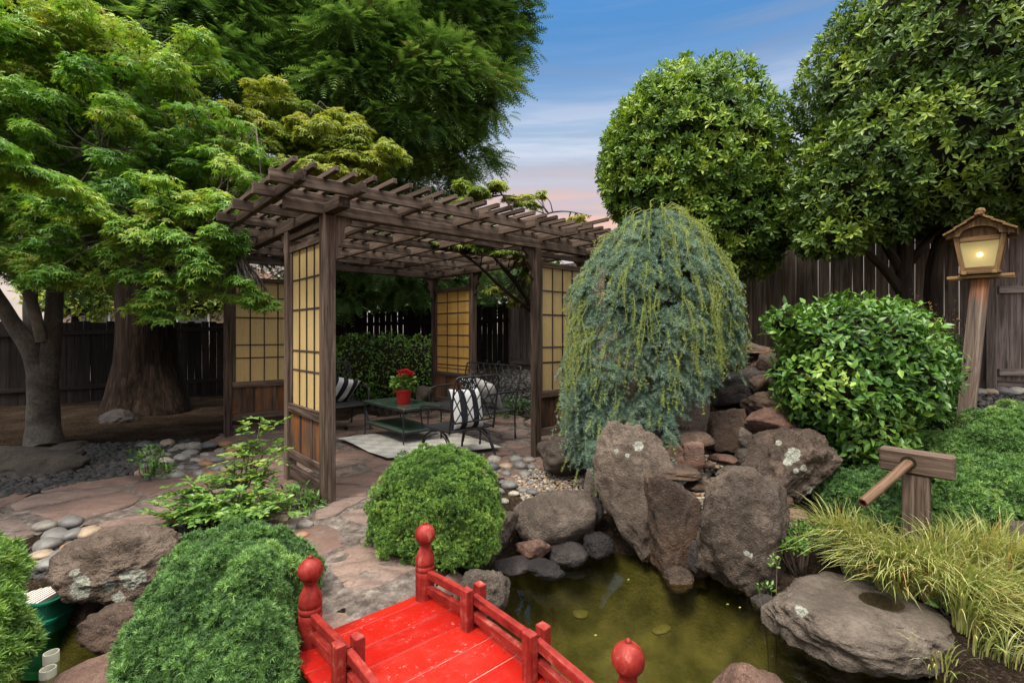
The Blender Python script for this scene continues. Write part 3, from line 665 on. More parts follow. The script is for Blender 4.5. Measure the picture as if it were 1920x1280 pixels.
def rock(label, u0, v0, u1, v1, Y, mat='stone', seed=1, depth=.8, planes=11, k=18., rough=.05, shear=0., taper=0., tilt=0., name='boulder', cat='boulder', sub=5, group=None, post=None, cut=(.52, .95), zmin=None, lichen=()):
    V, F = rock_verts(seed, planes, k, rough*1.35, sub, cut)
    if tilt:
        a = math.radians(tilt); c, s = math.cos(a), math.sin(a); V = V @ np.array([[c, 0, -s], [0, 1, 0], [s, 0, c]])
    lo, hi = V.min(0), V.max(0); V = (V-(lo+hi)/2)/((hi-lo)/2)
    V[:, 0] = V[:, 0]*(1+taper*V[:, 2])+shear*V[:, 2]
    lo, hi = V[:, 0].min(), V[:, 0].max(); V[:, 0] = (V[:, 0]-(lo+hi)/2)/((hi-lo)/2)
    sx = (u1-u0)/FPX*Y/2; h = (v1-v0)/FPX*Y/2; sy = sx*depth if depth > 0 else -depth
    tn = ((v0+v1)/2-HV)/FPX; sz = math.sqrt(max(h*h-(sy*tn)**2, (.45*h)**2))
    V = V*np.array([sx, sy, sz]); c = px((u0+u1)/2, (v0+v1)/2, Y)
    if post is not None: V = post(V)
    g = V+seed*3.3
    o = link_np(name, V, F, M[mat], None, np.full(len(V), (seed*.37) % 1), g, True)
    if lichen:
        W = V+c; uu, vv = 960+W[:, 0]/W[:, 1]*FPX, HV-(W[:, 2]-HC)/W[:, 1]*FPX; face = -(V*(W-np.array([0, 0, HC]))).sum(1) > 0; ml = np.zeros(len(V))
        for a_, b_, r_ in lichen: ml = np.maximum(ml, np.clip(1.25-.65*np.hypot(uu-a_, (vv-b_)*1.1)/r_, 0, 1)*face)
        at_ = o.data.attributes.new('lichen', 'FLOAT', 'POINT'); at_.data.foreach_set('value', ml.astype(np.float32))
    return _place(o, c, label, cat, group)
def _place(o, c, label, cat, group=None, rotz=0.):
    o.location = [float(x) for x in c]; o.rotation_euler = (0, 0, rotz); return tag(o, label, cat, group)

# the waterfall wall and the boulders round the pond
rock('tall leaning grey boulder with a white lichen spot near its top', 1112, 786, 1268, 1075, 3.78, 'stone', 24, .62, 9, 13, .05, -.34, .16, cut=(.64, .95), lichen=[(1197, 836, 9), (1155, 845, 4), (1176, 853, 4)], sub=6)
rock('narrow brown slab boulder standing between the two tall grey boulders', 1203, 880, 1322, 1100, 3.58, 'stone_brown', 33, .6, 7, 24, .06, -.28, .12, cut='box', sub=6)
rock('big round-shouldered grey boulder at the water, right of the narrow brown slab', 1294, 868, 1484, 1132, 3.42, 'stone', 47, .75, 10, 13, .055, .0, .02, cut=(.64, .95), lichen=[(1399, 1036, 5), (1408, 1041, 4)], sub=6)
rock('lichen spotted brown boulder under the glossy camellia bush', 1378, 798, 1556, 966, 4.0, 'stone_lichen', 55, .8, 13, 18, .07, .18, -.15, lichen=[(1487, 853, 13), (1476, 866, 7), (1523, 922, 10), (1507, 877, 6), (1492, 882, 5), (1460, 830, 5)], sub=6)
rock('long smooth grey boulder lying across the pond edge', 962, 916, 1118, 1026, 3.92, 'stone_grey', 66, .7, 7, 9, .03)
rock('pitted grey brown boulder under the ball shaped juniper', 882, 944, 974, 1066, 3.68, 'stone', 77, .9, 10, 14, .06, .2)
ST = dict(name='stone', cat='stone', sub=4)
rock('small orange brown stone at the water under the long smooth boulder', 966, 1005, 1034, 1052, 3.66, 'stone_red', 88, .8, 9, 16, .04, **ST)
rock('dark wet stone at the waterline between orange stone and tall boulder', 1026, 1010, 1106, 1064, 3.72, 'stone_dark', 91, .8, 9, 14, .05, **ST)
rock('dark wet stone wedged at the foot of the tall leaning boulder', 1094, 998, 1152, 1046, 3.72, 'stone_dark', 95, .8, 9, 14, .05, **ST)
rock('dark half sunken stone at the left below the orange stone', 926, 1040, 1000, 1080, 3.5, 'stone_dark', 96, .8, 9, 14, .05, **ST)
rock('dark half sunken stone right in front of the orange stone', 982, 1046, 1060, 1088, 3.45, 'stone_dark', 92, .8, 9, 14, .05, **ST)
rock('mottled grey boulder beside the far end of the red bridge deck', 852, 1062, 958, 1176, 2.98, 'stone_grey', 101, .8, 10, 12, .06, .12)
def basin(V):
    h = V[:, 2].max(); top = .5*h; z = V[:, 2]; V[:, 2] = np.where(z > top, top+(z-top)*.25, z)
    V[:, 2] -= .10*V[:, 0]*(V[:, 2] > -.05)
    r2 = ((V[:, 0]-.13)/.10)**2+((V[:, 1]+.02)/.085)**2
    up = np.clip(V[:, 2]/h+.2, 0, 1)
    V[:, 2] -= .06*np.exp(-r2**2)*up
    r3 = ((V[:, 0]+.17)/.24)**2+((V[:, 1]-.02)/.12)**2; V[:, 2] -= .022*np.exp(-r3**2)*up
    return V
br = rock('broad flat stepped rock with a hollowed water basin under the bamboo spout', 1436, 1050, 1778, 1262, 2.86, 'stone_grey', 118, .85, 7, 9, .04, 0., 0., 6, post=basin, name='basin_rock', cat='basin rock', cut=(.68, 1.), sub=6, lichen=[(1505, 1147, 9), (1497, 1139, 6)])
bv = np.array([v.co[:] for v in br.data.vertices]); i0 = np.argmin((bv[:, 0]-.13)**2+(bv[:, 1]+.02)**2+np.where(bv[:, 2] > -.06, 0, 9)); zc = bv[i0, 2]
th = np.linspace(0, 2*math.pi, 28, endpoint=False)
link_np('pool', np.c_[.13+.115*np.cos(th), -.02+.10*np.sin(th), np.full(28, zc+.042)]+np.array(br.location), [np.array([list(range(28))])], M['basin_water'], br)
rock('pink grey rounded rock at the bottom edge of the pond', 1318, 1240, 1494, 1400, 2.2, 'stone_red', 123, .8, 9, 16, .05)
rock('grey brown boulder at the right edge beside the ornamental grass', 1862, 964, 1990, 1085, 3.25, 'stone', 134, .8, 9, 12, .05)
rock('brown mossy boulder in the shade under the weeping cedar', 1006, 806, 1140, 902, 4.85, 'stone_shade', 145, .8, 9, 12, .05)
rock('smooth upright grey pillar stone beneath the cedar beside the waterfall', 1248, 660, 1330, 830, 4.5, 'stone_grey', 156, .8, 7, 8, .03, -.12, -.06)
rock('reddish block stone with flat top, left of the pebble channel', 1240, 832, 1282, 884, 4.0, 'stone_red', 161, .8, 6, 30, .035, cut='box', **ST)
rock('pale pink block stone beside the pebbles, right of the reddish block', 1277, 824, 1318, 886, 4.02, 'stone_red', 167, .8, 6, 30, .035, cut='box', **ST)
rock('flat brown stone laid on top of the two block stones', 1256, 806, 1330, 834, 4.12, 'stone_brown', 163, .8, 6, 30, .035, cut='box', **ST)
rock('thin flat brown slab on top of the narrow brown boulder', 1206, 870, 1306, 896, 3.75, 'stone_brown', 171, .7, 6, 30, .035, cut='box', **ST)
rock('small brown flat stone over the gap of the waterfall wall', 1284, 896, 1336, 925, 3.7, 'stone_brown', 173, .9, 9, 20, .04, **ST)
rock('dark rectangular upper fall stone of the waterfall', 1336, 684, 1452, 762, 5.05, 'stone_dark', 178, .5, 5, 34, .03, cut='box')
rock('brown square lower fall stone of the waterfall', 1318, 762, 1412, 852, 4.5, 'stone_brown', 182, .45, 5, 34, .03, 0, -.08, cut='box')
rock('flat ledge stone capping the top of the waterfall', 1340, 642, 1456, 668, 5.3, 'stone_brown', 185, .8, 8, 20, .04, cut=(.7, .95))
rock('purplish broken stone under the ledge at the waterfall head', 1318, 664, 1400, 694, 5.2, 'stone_brown', 188, .7, 10, 20, .06, **ST)
rock('rusty broken stone at the right of the waterfall head', 1396, 664, 1462, 700, 5.15, 'stone_red', 189, .7, 10, 20, .06, **ST)
rock('jagged reddish boulder right of the lower fall stone', 1392, 732, 1494, 790, 4.6, 'stone_brown', 191, .7, 11, 22, .06)
rock('smooth orange brown wedge stone below the jagged reddish boulder', 1396, 762, 1492, 814, 4.4, 'stone_red', 194, .7, 8, 14, .03, .25)
rock('thin grey slab stone leaning beside the tall boulder and the gravel', 1094, 868, 1128, 944, 4.1, 'stone_grey', 197, .6, 9, 16, .04, .2, **ST)
for i, (u0, v0, u1, v1, Y, m, lb) in enumerate([
    (1376, 838, 1424, 874, 4.1, 'stone_grey', 'pale grey angular stone beside the pebble channel'), (1340, 868, 1424, 904, 3.95, 'stone_grey', 'broad flat grey stone on top of the round-shouldered boulder'),
    (1442, 912, 1486, 962, 3.75, 'stone_red', 'reddish angular stone between lichen spotted boulder and grey boulder'), (1462, 952, 1522, 992, 3.6, 'stone_red', 'flat reddish stone above the small green herb'),
    (1330, 850, 1382, 872, 4.1, 'cobble_s', 'rounded tan stone in the pebble channel'), (1412, 1112, 1462, 1150, 3.12, 'stone_dark', 'dark broken stone wedged left of the basin rock'),
    (1380, 800, 1412, 842, 4.25, 'stone_grey', 'light grey stone below the orange brown wedge stone')]):
    rock(lb, u0, v0, u1, v1, Y, 'stone_red' if m == 'cobble_s' else m, 300+i*7, .8, 10, 18, .05, **ST)
for i, (u0, v0, u1, v1, Y, m, lb) in enumerate([
    (1246, 1060, 1300, 1108, 3.42, 'stone_brown', 'small brown stone at the waterline below the narrow brown slab'), (1290, 1010, 1322, 1075, 3.42, 'stone_dark', 'dark upright stone in the cleft beside the big round-shouldered boulder'),
    (1100, 930, 1132, 985, 3.9, 'stone_dark', 'dark stone filling the gap left of the tall leaning boulder'), (1466, 1000, 1500, 1060, 3.35, 'stone_brown', 'brown stone at the right foot of the round-shouldered boulder'),
(1404, 700, 1450, 742, 4.9, 'stone_brown', 'brown block stone right of the upper fall stone'),
(1420, 660, 1480, 720, 5.0, 'stone_brown', 'brown block at the edge of the camellia by the waterfall head')]):
    rock(lb, u0, v0, u1, v1, Y, m, 360+i*7, .8, 10, 20, .06, **ST)
# left side
rock('large rounded grey brown boulder with white lichen patches, left of the path', 128, 968, 352, 1146, 2.98, 'stone_lichen', 402, .8, 10, 18, .05, .10, 0., 8, lichen=[(150, 1105, 18), (156, 1090, 12), (205, 1097, 11), (243, 1085, 17), (262, 1080, 12), (222, 1120, 11), (138, 1076, 7), (145, 1070, 5)], sub=6)
rock('jagged reddish ledge rock beneath the lichen patched boulder', 160, 1128, 290, 1236, 2.6, 'stone_brown', 409, .8, 12, 22, .07)
rock('pinkish brown sloping rock at the bottom left beside the juniper mound', 95, 1206, 320, 1330, 2.25, 'stone_red', 413, .8, 8, 12, .045, .3)
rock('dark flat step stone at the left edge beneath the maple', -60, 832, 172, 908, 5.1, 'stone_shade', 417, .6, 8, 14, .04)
rock('dark round boulder at the foot of the redwood', 196, 766, 258, 806, 7.6, 'stone_dark', 421, .8, 8, 12, .04)
rock('low flat brown stone on the far side of the black gravel', 150, 872, 242, 905, 5.0, 'stone_shade', 425, .9, 8, 14, .03, **ST)
rock('long red brown edging stone behind the green filter box', 55, 1060, 150, 1092, 3.15, 'stone_brown', 429, .7, 9, 18, .04, **ST)
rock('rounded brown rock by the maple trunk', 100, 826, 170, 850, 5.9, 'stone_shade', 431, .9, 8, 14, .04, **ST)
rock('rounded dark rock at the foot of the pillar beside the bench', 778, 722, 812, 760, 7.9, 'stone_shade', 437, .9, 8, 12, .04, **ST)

# single cobbles, one by one
def pebble(u, v, w, h, Y, seed, label, group, z=None, mat='cobble', name='cobble', tint=None, sink=.25):
    V, F = rock_verts(seed, 6, 7, .015, 3, (.8, 1.1)); s = w/FPX*Y/2
    V = V*np.array([s, s*R.uniform(.7, .95), s*h]); a = R.uniform(-.6, .6); c, sn = math.cos(a), math.sin(a); V = V @ np.array([[c, sn, 0], [-sn, c, 0], [0, 0, 1]])
    P = px(u, v, Y) if z is None else gz(u, v, z)
    if z is None: P[2] = max(P[2], ghz(P[0], P[1])+s*h*.4)
    o = link_np(name, V, F, M[mat], None, np.full(len(V), R.uniform() if tint is None else tint), V+seed, True)
    return _place(o, P, label, 'cobble', group)
def pile(u0, v0, u1, v1, n, w, label, group, seed, slope=0., z=0., hh=.55):
    k = 0; pts = []
    tries = 0
    while len(pts) < n and tries < 4000:
        tries += 1; a, b = R.uniform(), R.uniform(); u, v = u0+(u1-u0)*a, v0+(v1-v0)*b+slope*(a-.5)
        if all(((u-p[0])/w)**2+((v-p[1])/(w*.55))**2 > .42 for p in pts): pts.append((u, v))
    for u, v in pts:
        P = gz(u, v, z); Y = P[1]; ww = w*R.uniform(.7, 1.25); pebble(u, v, ww, hh*R.uniform(.8, 1.2), Y, seed+k, label, group); k += 1
pile(78, 992, 168, 1062, 15, 42, 'smooth river cobble heaped between the left boulder and the filter box', 'cobbles left of the big boulder', 500, z=-.12)
pile(268, 836, 436, 896, 34, 30, 'smooth river cobble in the bed beside the shrub near the screen', 'cobbles by the light green shrub', 540, -10, z=-.03)
pile(905, 868, 1000, 950, 24, 27, 'rounded cobble bordering the pea gravel behind the long smooth boulder', 'cobbles beside the pea gravel', 600, z=-.04)
pile(485, 972, 575, 1006, 9, 30, 'grey cobble at the patio edge below the light green shrub', 'cobbles at the patio edge', 640, z=-.05)
for k, (u, w) in enumerate([(1832, 34), (1856, 30), (1880, 38), (1908, 38), (1940, 36)]):
    P = px(u, 741, 5.75); P[2] = ghz(P[0], P[1])+.02; V, F = rock_verts(700+k, 6, 7, .015, 3, (.8, 1.1)); s = w/FPX*5.75/2
    _place(link_np('cobble', V*np.array([s, s*.8, s*.55]), F, M['cobble'], None, np.full(len(V), [.25, .6, .15, .95, .3][k]), V, True), P, 'pale oval cobble in the row at the foot of the right fence', 'cobble', 'cobbles along the right fence')
k = 0
for u, v, w in [(930, 1100, 40), (1010, 1090, 44), (1068, 1098, 52), (1130, 1118, 46), (990, 1130, 34), (1190, 1105, 60), (1255, 1140, 52), (1240, 1180, 36), (1090, 1150, 30)]:
    P = gz(u, v, -.7)
    for _ in range(4): P = gz(u, v, ghz(P[0], P[1])+.01)
    V, F = rock_verts(720+k, 7, 8, .02, 3); s = w/FPX*P[1]*.62
    _place(link_np('cobble', V*np.array([s, s*.85, s*.3]), F, M['bed_stone'], None, np.full(len(V), R.uniform(0, .8)), V, True), P, 'rounded stone lying under the olive pond water', 'cobble', 'stones on the pond bed'); k += 1

V, F = t_leaf(.3, .5, .02, .05)
for k, (u, v) in enumerate([(975, 1075), (1180, 1085), (1362, 1134), (1386, 1140), (1120, 1190)]):
    P = gz(u, v, WZ+.004); s_ = R.uniform(.022, .036); a = R.uniform(0, 6.28); W = V*s_; W = np.stack([W[:, 0]*math.cos(a)-W[:, 1]*math.sin(a), W[:, 0]*math.sin(a)+W[:, 1]*math.cos(a), W[:, 2]*.5+.003], 1)
    _place(link_np('fallen_leaf', W, F, M['grass'], None, np.full(len(W), R.uniform(.15, .5))), P, 'small yellow leaf floating on the pond water', 'leaf', 'leaves floating on the pond')
# gravels
def gravel(name, label, poly, n, size, mat, seed, flat=.65, lift=.3):
    rg = np.random.default_rng(seed); poly = np.array(poly, float); lo, hi = poly.min(0), poly.max(0)
    P = rg.uniform(lo, hi, (n*4, 2)); P = P[inpoly(P, poly)][:n]; n = len(P); d, F = ico(1); k = len(d)
    s = size*rg.lognormal(0, .28, n); z = gh(P)
    q = unit(rg.normal(size=(n, 4))); w, x, y, zz = q.T
    Rm = np.stack([1-2*(y*y+zz*zz), 2*(x*y-w*zz), 2*(x*zz+w*y), 2*(x*y+w*zz), 1-2*(x*x+zz*zz), 2*(y*zz-w*x), 2*(x*zz-w*y), 2*(y*zz+w*x), 1-2*(x*x+y*y)], 1).reshape(n, 3, 3)
    L = d[None]*rg.uniform(.62, 1.12, (n, 1, 3)); L = L*(1+.28*_h((np.arange(n*k)+seed), np.zeros(n*k, int), np.zeros(n*k, int), 3).reshape(n, k, 1)); L = np.einsum('nij,nkj->nki', Rm, L); L[..., 2] *= flat
    V = L*s[:, None, None]+np.c_[P, z+s*lift][:, None]
    Fa = (F[None]+(np.arange(n)*k)[:, None, None]).reshape(-1, 3)
    return tag(link_np(name, V.reshape(-1, 3), Fa, M[mat], None, np.repeat(rg.uniform(size=n), k), smooth=True), label, 'gravel', None, 'stuff')
gravel('gravel', 'black lava gravel strip beside the side path on the left', [(-6.6, 3.65), (-4.5, 4.15), (-3.4, 5.2), (-4.1, 6.3), (-5.2, 6.1), (-6.8, 5.0)], 7600, .026, 'lava', 1)
gravel('gravel', 'black lava gravel in front of the side path near the left boulder', [(-3.9, 3.15), (-2.9, 3.7), (-2.0, 3.85), (-1.9, 3.5), (-2.3, 3.15), (-3.4, 2.95)], 1500, .019, 'lava', 2)
gravel('gravel', 'mixed pea gravel bed between cobbles and tall boulder', [(.1, 4.15), (-.02, 4.75), (.25, 5.1), (.75, 4.9), (1.05, 4.5), (.95, 4.05), (.5, 4.0)], 2600, .015, 'pea', 3)
gravel('gravel', 'small pebbles in the waterfall channel above the boulders', [(1.25, 3.75), (1.35, 4.35), (1.75, 4.45), (2.0, 4.1), (1.75, 3.75), (1.5, 3.7)], 900, .024, 'pea', 4)
gravel('gravel', 'dark gravel and mulch by the right fence', [(4.3, 4.4), (4.6, 5.9), (6.2, 6.2), (7.0, 5.0), (5.5, 4.2)], 2600, .022, 'lava', 5)
gravel('gravel', 'brown bark mulch and stones on the bank behind the bench', [(.3, 7.2), (-.8, 8.6), (-.2, 11.2), (1.2, 9.6), (1.6, 6.8), (1.2, 6.5)], 2600, .030, 'lava', 6)
# ================================================================== pergola
A, B = azv(49.5), azv(-42.5)
P1 = gz(614, 941, 0.); P1[2] = 0
LA, LB = 3.25, 3.45
def pp(a, b, z=0.): return P1+A*a+B*b+ZUP*z
PG = thing('pergola', 'weathered wooden pergola with slatted roof and tan paper screen panels', 'pergola', pp(LA/2, LB/2))
HB = 2.378
POSTS = {'p1': (0, 0), 'p1b': (0, .92), 'p2': (2.38, 0), 'p4': (LA, 0), 'p5': (LA, LB), 'p5b': (LA, LB-1.12), 'p3': (0, LB), 'p3b': (.90, LB)}
for k, (a, b) in POSTS.items():
    m = MB(); w = .050 if k == 'p1' else .045
    m.obox(pp(a, b, HB/2-.04), ZUP, A, B, HB/2+.04, w, w, .004); m.build('post', M['wood'], PG)
for b in (0, LB): MB().beam(pp(-.34, b, HB+.0445), pp(LA+.34, b, HB+.0445), .089, .089).build('beam', M['wood'], PG)
for a in (0, LA): MB().beam(pp(a, -.34, HB+.0445), pp(a, LB+.34, HB+.0445), .089, .083).build('beam', M['wood'], PG)
zj = HB+.090+.0445
JA = [-.37, .05, .66, 1.27, 1.88, 2.49, 3.1, LB+.37]; JB = [-.37, .07, .67, 1.28, 1.87, 2.46, 3.05, LA+.37]
for b in JA: MB().beam(pp(-.55, b, zj), pp(LA+.54, b, zj), .04, .089).build('rafter', M['wood'], PG)
for a in JB:
    e = R.uniform(-.015, .015); MB().beam(pp(a, -.53+e, zj), pp(a, LB+.53, zj), .043, .083).build('rafter', M['wood'], PG)
zs = zj+.0445+.019
a = -.46; k = 0
while a < LA+.46:
    e = R.uniform(-.03, .03); lift = .0
    p0, p1 = pp(a+R.uniform(-.006, .006), -.60+e, zs), pp(a+R.uniform(-.006, .006), LB+.58, zs+R.uniform(0, .006))
    MB().beam(p0, p1, .038, .038).build('slat', M['wood'], PG); a += .148; k += 1
MB().beam(pp(2.72, -.75, zs+.06), pp(2.70, .55, zs+.038), .036, .036).build('slat', M['wood'], PG)   # one loose slat sticks up
def bracket(a, b, d, side):
    pr = [(0, 0), (.155, 0), (.155, -.035), (.135, -.06), (.105, -.075), (.088, -.10), (.088, -.13), (.10, -.155), (.088, -.185), (.058, -.21), (.04, -.24), (.04, -.27), (.052, -.295), (.045, -.325), (0, -.36)]
    c = pp(a, b, HB-.001)+d*.047-side*.02
    MB().prism([c+d*x+ZUP*z for x, z in pr], side*.04).build('bracket', M['wood'], PG, smooth=False)
bracket(0, 0, A, B); bracket(2.38, 0, -A, B); bracket(0, .92, B, A); bracket(LA, LB-1.12, -B, A); bracket(0.90, LB, A, B); bracket(0, LB, -B, A); bracket(LA, 0, B, A)
bracket(LA, LB, -A, B)
def screen(k0, k1, cols, rows, zt, zb, paper, label, board_top=.655):
    p, q = pp(*POSTS[k0]), pp(*POSTS[k1]); d = unit(q-p); n = np.cross(d, ZUP); L = np.linalg.norm(q-p); i0, i1 = .046, L-.046
    P = lambda s, z: p+d*s+ZUP*z
    ft = .045
    pa = MB(); pa.obox(P(L/2, (zt+zb)/2), d, n, ZUP, (i1-i0)/2-ft*.6, .002, (zt-zb)/2+.01, .0005, .5)
    po = pa.build('screen_panel', M[paper], PG)
    if label: po['label'] = label
    f = MB()
    f.beam(P(i0, zt+.03), P(i1, zt+.03), .05, .06); f.beam(P(i0, zb-.04), P(i1, zb-.04), .075, .08)
    for s in (i0+ft/2, i1-ft/2): f.obox(P(s, (zt+zb)/2), ZUP, d, n, (zt-zb)/2-.001, ft/2, .019, .002)
    f.build('frame', M['wood'], po)
    g = MB(); a0, a1 = i0+ft, i1-ft
    for j in range(1, cols): g.obox(P(a0+(a1-a0)*j/cols, (zt+zb)/2), ZUP, d, n, (zt-zb)/2-.001, .0075, .012, .001)
    for z in rows: g.beam(P(a0+.001, z), P(a1-.001, z), .019, .016)
    g.build('lattice', M['wood_dark'], po)
    bo = MB(); z0, z1 = .30, zb-.082; nb = 3; wv = (i1-i0)/nb
    for j in range(nb):
        bo.obox(P(i0+wv*(j+.5), (z0+z1)/2), ZUP, d, n, (z1-z0)/2-.001, wv/2-.003, .010, .002)
    bo.build('wainscot', M['wainscot'], po)
    for j in range(1, nb): MB().obox(P(i0+wv*j, (z0+z1)/2), ZUP, d, n, (z1-z0)/2-.002, .016, .019, .002).build('batten', M['wood_dark'], po)
    rl = MB(); rl.beam(P(i0, .255), P(i1, .255), .06, .085); rl.build('rail', M['wood'], po)
    r2 = MB(); r2.beam(P(i0, .085), P(i1, .085), .04, .11); r2.build('rail', M['wood_dark'], po)
RW = [1.90, 1.62, 1.24, 1.06]
screen('p1', 'p1b', 4, RW, 2.17, .735, 'paper', 'tan paper screen in the front left panel')
screen('p2', 'p4', 4, RW, 2.17, .735, 'paper', None)
screen('p3', 'p3b', 4, RW, 2.12, .735, 'paper', None)
screen('p5', 'p5b', 3, [.80+.19*i for i in range(7)]+[.86], 2.12, .735, 'paper_gold', 'golden paper screen of small square panes in the back panel')
# short top rail between roof and panel on the left corner
MB().beam(pp(0, .05, 2.315), pp(0, .87, 2.315), .05, .05).build('rail', M['wood'], PG); MB().beam(pp(2.43, 0, 2.315), pp(LA-.05, 0, 2.315), .05, .05).build('rail', M['wood'], PG)

# ================================================================== furniture
ru = MB(); rc = [gz(632, 826), gz(727, 866), gz(925, 845)+A*.12, gz(820, 800)]
def rug():
    c = np.mean(rc, 0); n = 14; V = []; G = []
    for i in range(n+1):
        for j in range(n+1):
            s, t = i/n, j/n; p = (rc[0]*(1-s)+rc[1]*s)*(1-t)+(rc[3]*(1-s)+rc[2]*s)*t
            z = .030+.010*fbm(np.array([[p[0]*3, p[1]*3, 1.]]), 2, 4)[0]+(.02*(1-t)**6*(.5+.5*math.sin(s*7)))
            V.append((p[0], p[1], z)); G.append((s*1.3, t*1.2, 0))
    V = np.array(V); F = [[i*(n+1)+j, (i+1)*(n+1)+j, (i+1)*(n+1)+j+1, i*(n+1)+j+1] for i in range(n) for j in range(n)]
    bot = V-np.array([0, 0, .006]); k = len(V); m = MB(); m.add(np.concatenate([V, bot]), F+[[x+k for x in f[::-1]] for f in F], np.concatenate([G, G]))
    return m.build('rug', M['rug'], None, True)
tag(rug(), 'pale grey checked outdoor rug lying under the low table', 'rug')

def table():
    nr = gz(755, 769, .46); c = nr+B*.54+A*.29; c[2] = 0
    t = thing('coffee_table', 'black iron coffee table with green top and green lower shelf', 'table', c, -math.radians(-42.5))   # local y runs along B
    l, w = .545, .29
    m = MB(); m.box((-w, -l, .452), (w, l, .472), .004, .5); m.build('table_top', M['green_glass'], t, local=True)
    m = MB(); m.box((-w-.008, -l-.008, .436), (w+.008, l+.008, .451), .003, .5); m.build('apron', M['iron'], t, local=True)
    m = MB(); m.box((-w+.03, -l+.04, .168), (w-.03, l-.04, .182), .003, .5); m.build('shelf', M['green_shelf'], t, local=True)
    m = MB(); m.box((-w+.018, -l+.028, .154), (w-.018, l-.028, .1675), .003, .5); m.build('shelf_frame', M['iron'], t, local=True)
    for sx in (-1, 1):
        for sy in (-1, 1):
            x, y = sx*(w-.015), sy*(l-.02); m = MB(); m.tube([(x, y, .44), (x, y, .2), (x, y, .03), (x+sx*.006, y+sy*.006, 0.005)], [.011, .010, .010, .018], 8)
            m.build('leg', M['iron'], t, True, local=True)
    m = MB()
    for sy in (-1, 1):
        for s in (-1, 1):
            a = np.linspace(0, 2*math.pi*1.3, 18); r = .045*(1-a/12); m.tube(np.c_[s*(.08+.05*np.cos(a)*(1-a/12)), np.full(18, sy*(l-.02)), .39+r*np.sin(a)], .005, 5)
    for sx in (-1, 1):
        for q in (-.3, -.1, .1, .3):
            a = np.linspace(0, 2*math.pi*1.3, 18); r = .045*(1-a/12); m.tube(np.c_[np.full(18, sx*(w-.015)), q+.05*np.cos(a)*(1-a/12), .39+r*np.sin(a)], .005, 5)
    m.build('scrollwork', M['iron'], t, True, local=True)
    return t, c
TB, TC = table()
def lattice_seat(name, label, cat, c, az, w, d, sz, top, spring=True, rec=.10, nx=5):
    t = thing(name, label, cat, c, -math.radians(az)); hw, hd = w/2, d/2
    m = MB(); m.box((-hw+.012, -hd+.012, sz-.008), (hw-.012, hd-.012, sz+.004), .002, .5)
    m.build('seat', M['seat_mesh'], t, local=True)
    m = MB(); m.tube([(-hw, -hd, sz), (-hw, hd*.8, sz), (-hw*.9, hd, sz-.01), (hw*.9, hd, sz-.01), (hw, hd*.8, sz), (hw, -hd, sz), (-hw, -hd, sz)], .011, 8); m.build('seat_frame', M['iron'], t, True, local=True)
    bk = lambda x, z: (x, -hd-rec*(z-sz)/(top-sz), z)
    m = MB(); cr = .05
    m.tube([bk(-hw, sz-.02), bk(-hw, sz+.1), bk(-hw, top-cr), bk(-hw+cr*.3, top-cr*.3), bk(-hw+cr, top), bk(hw-cr, top), bk(hw-cr*.3, top-cr*.3), bk(hw, top-cr), bk(hw, sz+.1), bk(hw, sz-.02)], .011, 8)
    m.tube([bk(-hw, sz+.09), bk(hw, sz+.09)], .009, 6)
    # top scroll
    a = np.linspace(0, 3.6, 12); m.tube(np.c_[-hw*.25+.05*np.sin(a)*(1-a/8), np.full(12, bk(0, top)[1]), top+.012+.025*(1-np.cos(a))*(1-a/9)], .006, 6); m.tube(np.c_[hw*.25-.05*np.sin(a)*(1-a/8), np.full(12, bk(0, top)[1]), top+.012+.025*(1-np.cos(a))*(1-a/9)], .006, 6)
    m.build('back_frame', M['iron'], t, True, local=True)
    m = MB(); z0, z1 = sz+.09, top-.005; st = (2*hw)/nx; hgt = z1-z0; run = hgt*.62
    x = -hw-run
    while x < hw:
        for sg in (1, -1):
            # clip each diagonal to the frame
            f0 = max(0, (-hw-x)/run); f1 = min(1, (hw-x)/run)
            if f1-f0 > .08:
                q0, q1 = (x+run*f0, z0+hgt*f0), (x+run*f1, z0+hgt*f1)
                if sg < 0: q0, q1 = (-q0[0], q0[1]), (-q1[0], q1[1])
                p0, p1 = np.array(bk(*q0)), np.array(bk(*q1)); o = np.array([0, .004*sg, 0]); m.beam(p0+o, p1+o, .013, .006, np.array([0, 1., .1]), .001)
        x += st
    m.build('lattice', M['iron'], t, local=True)
    for s in (-1, 1):
        m = MB(); az_ = sz+.22
        m.tube([(s*hw, -hd-rec*.4, az_+.02), (s*(hw+.02), -hd*.3, az_+.03), (s*(hw+.025), hd*.5, az_+.02), (s*(hw+.02), hd*.85, az_-.005), (s*(hw+.01), hd*.95, az_-.05), (s*hw, hd*.9, sz)], [.010, .012, .013, .013, .010, .010], 8)
        m.build('armrest', M['iron'], t, True, local=True)
    for sx in (-1, 1):
        for sy in (-1, 1):
            m = MB()
            if spring:
                y = sy*hd; m.tube([(sx*hw*.8, sy*hd*.1, sz-.03), (sx*hw*.85, y*.5, sz-.05), (sx*hw*.92, y*.85, sz-.11), (sx*hw*.97, y*1.05, .10), (sx*hw, y*1.12, .008)], [.010, .012, .012, .011, .015], 8)
                m.tube([(sx*hw*.8, sy*hd*.1, sz-.06), (sx*hw*.86, y*.5, sz-.09), (sx*hw*.93, y*.8, sz-.15), (sx*hw*.97, y*.98, .08)], .008, 6)
            else:
                m.tube([(sx*hw, sy*hd, sz), (sx*hw, sy*hd*1.02, .1), (sx*hw, sy*hd*1.04, .01)], [.011, .010, .016], 8)
            m.build('leg', M['iron'], t, True, local=True)
    if spring:
        m = MB(); m.tube([(-hw*.8, 0, sz-.03), (hw*.8, 0, sz-.03)], .010, 6); m.build('stretcher', M['iron'], t, True, local=True)
    return t
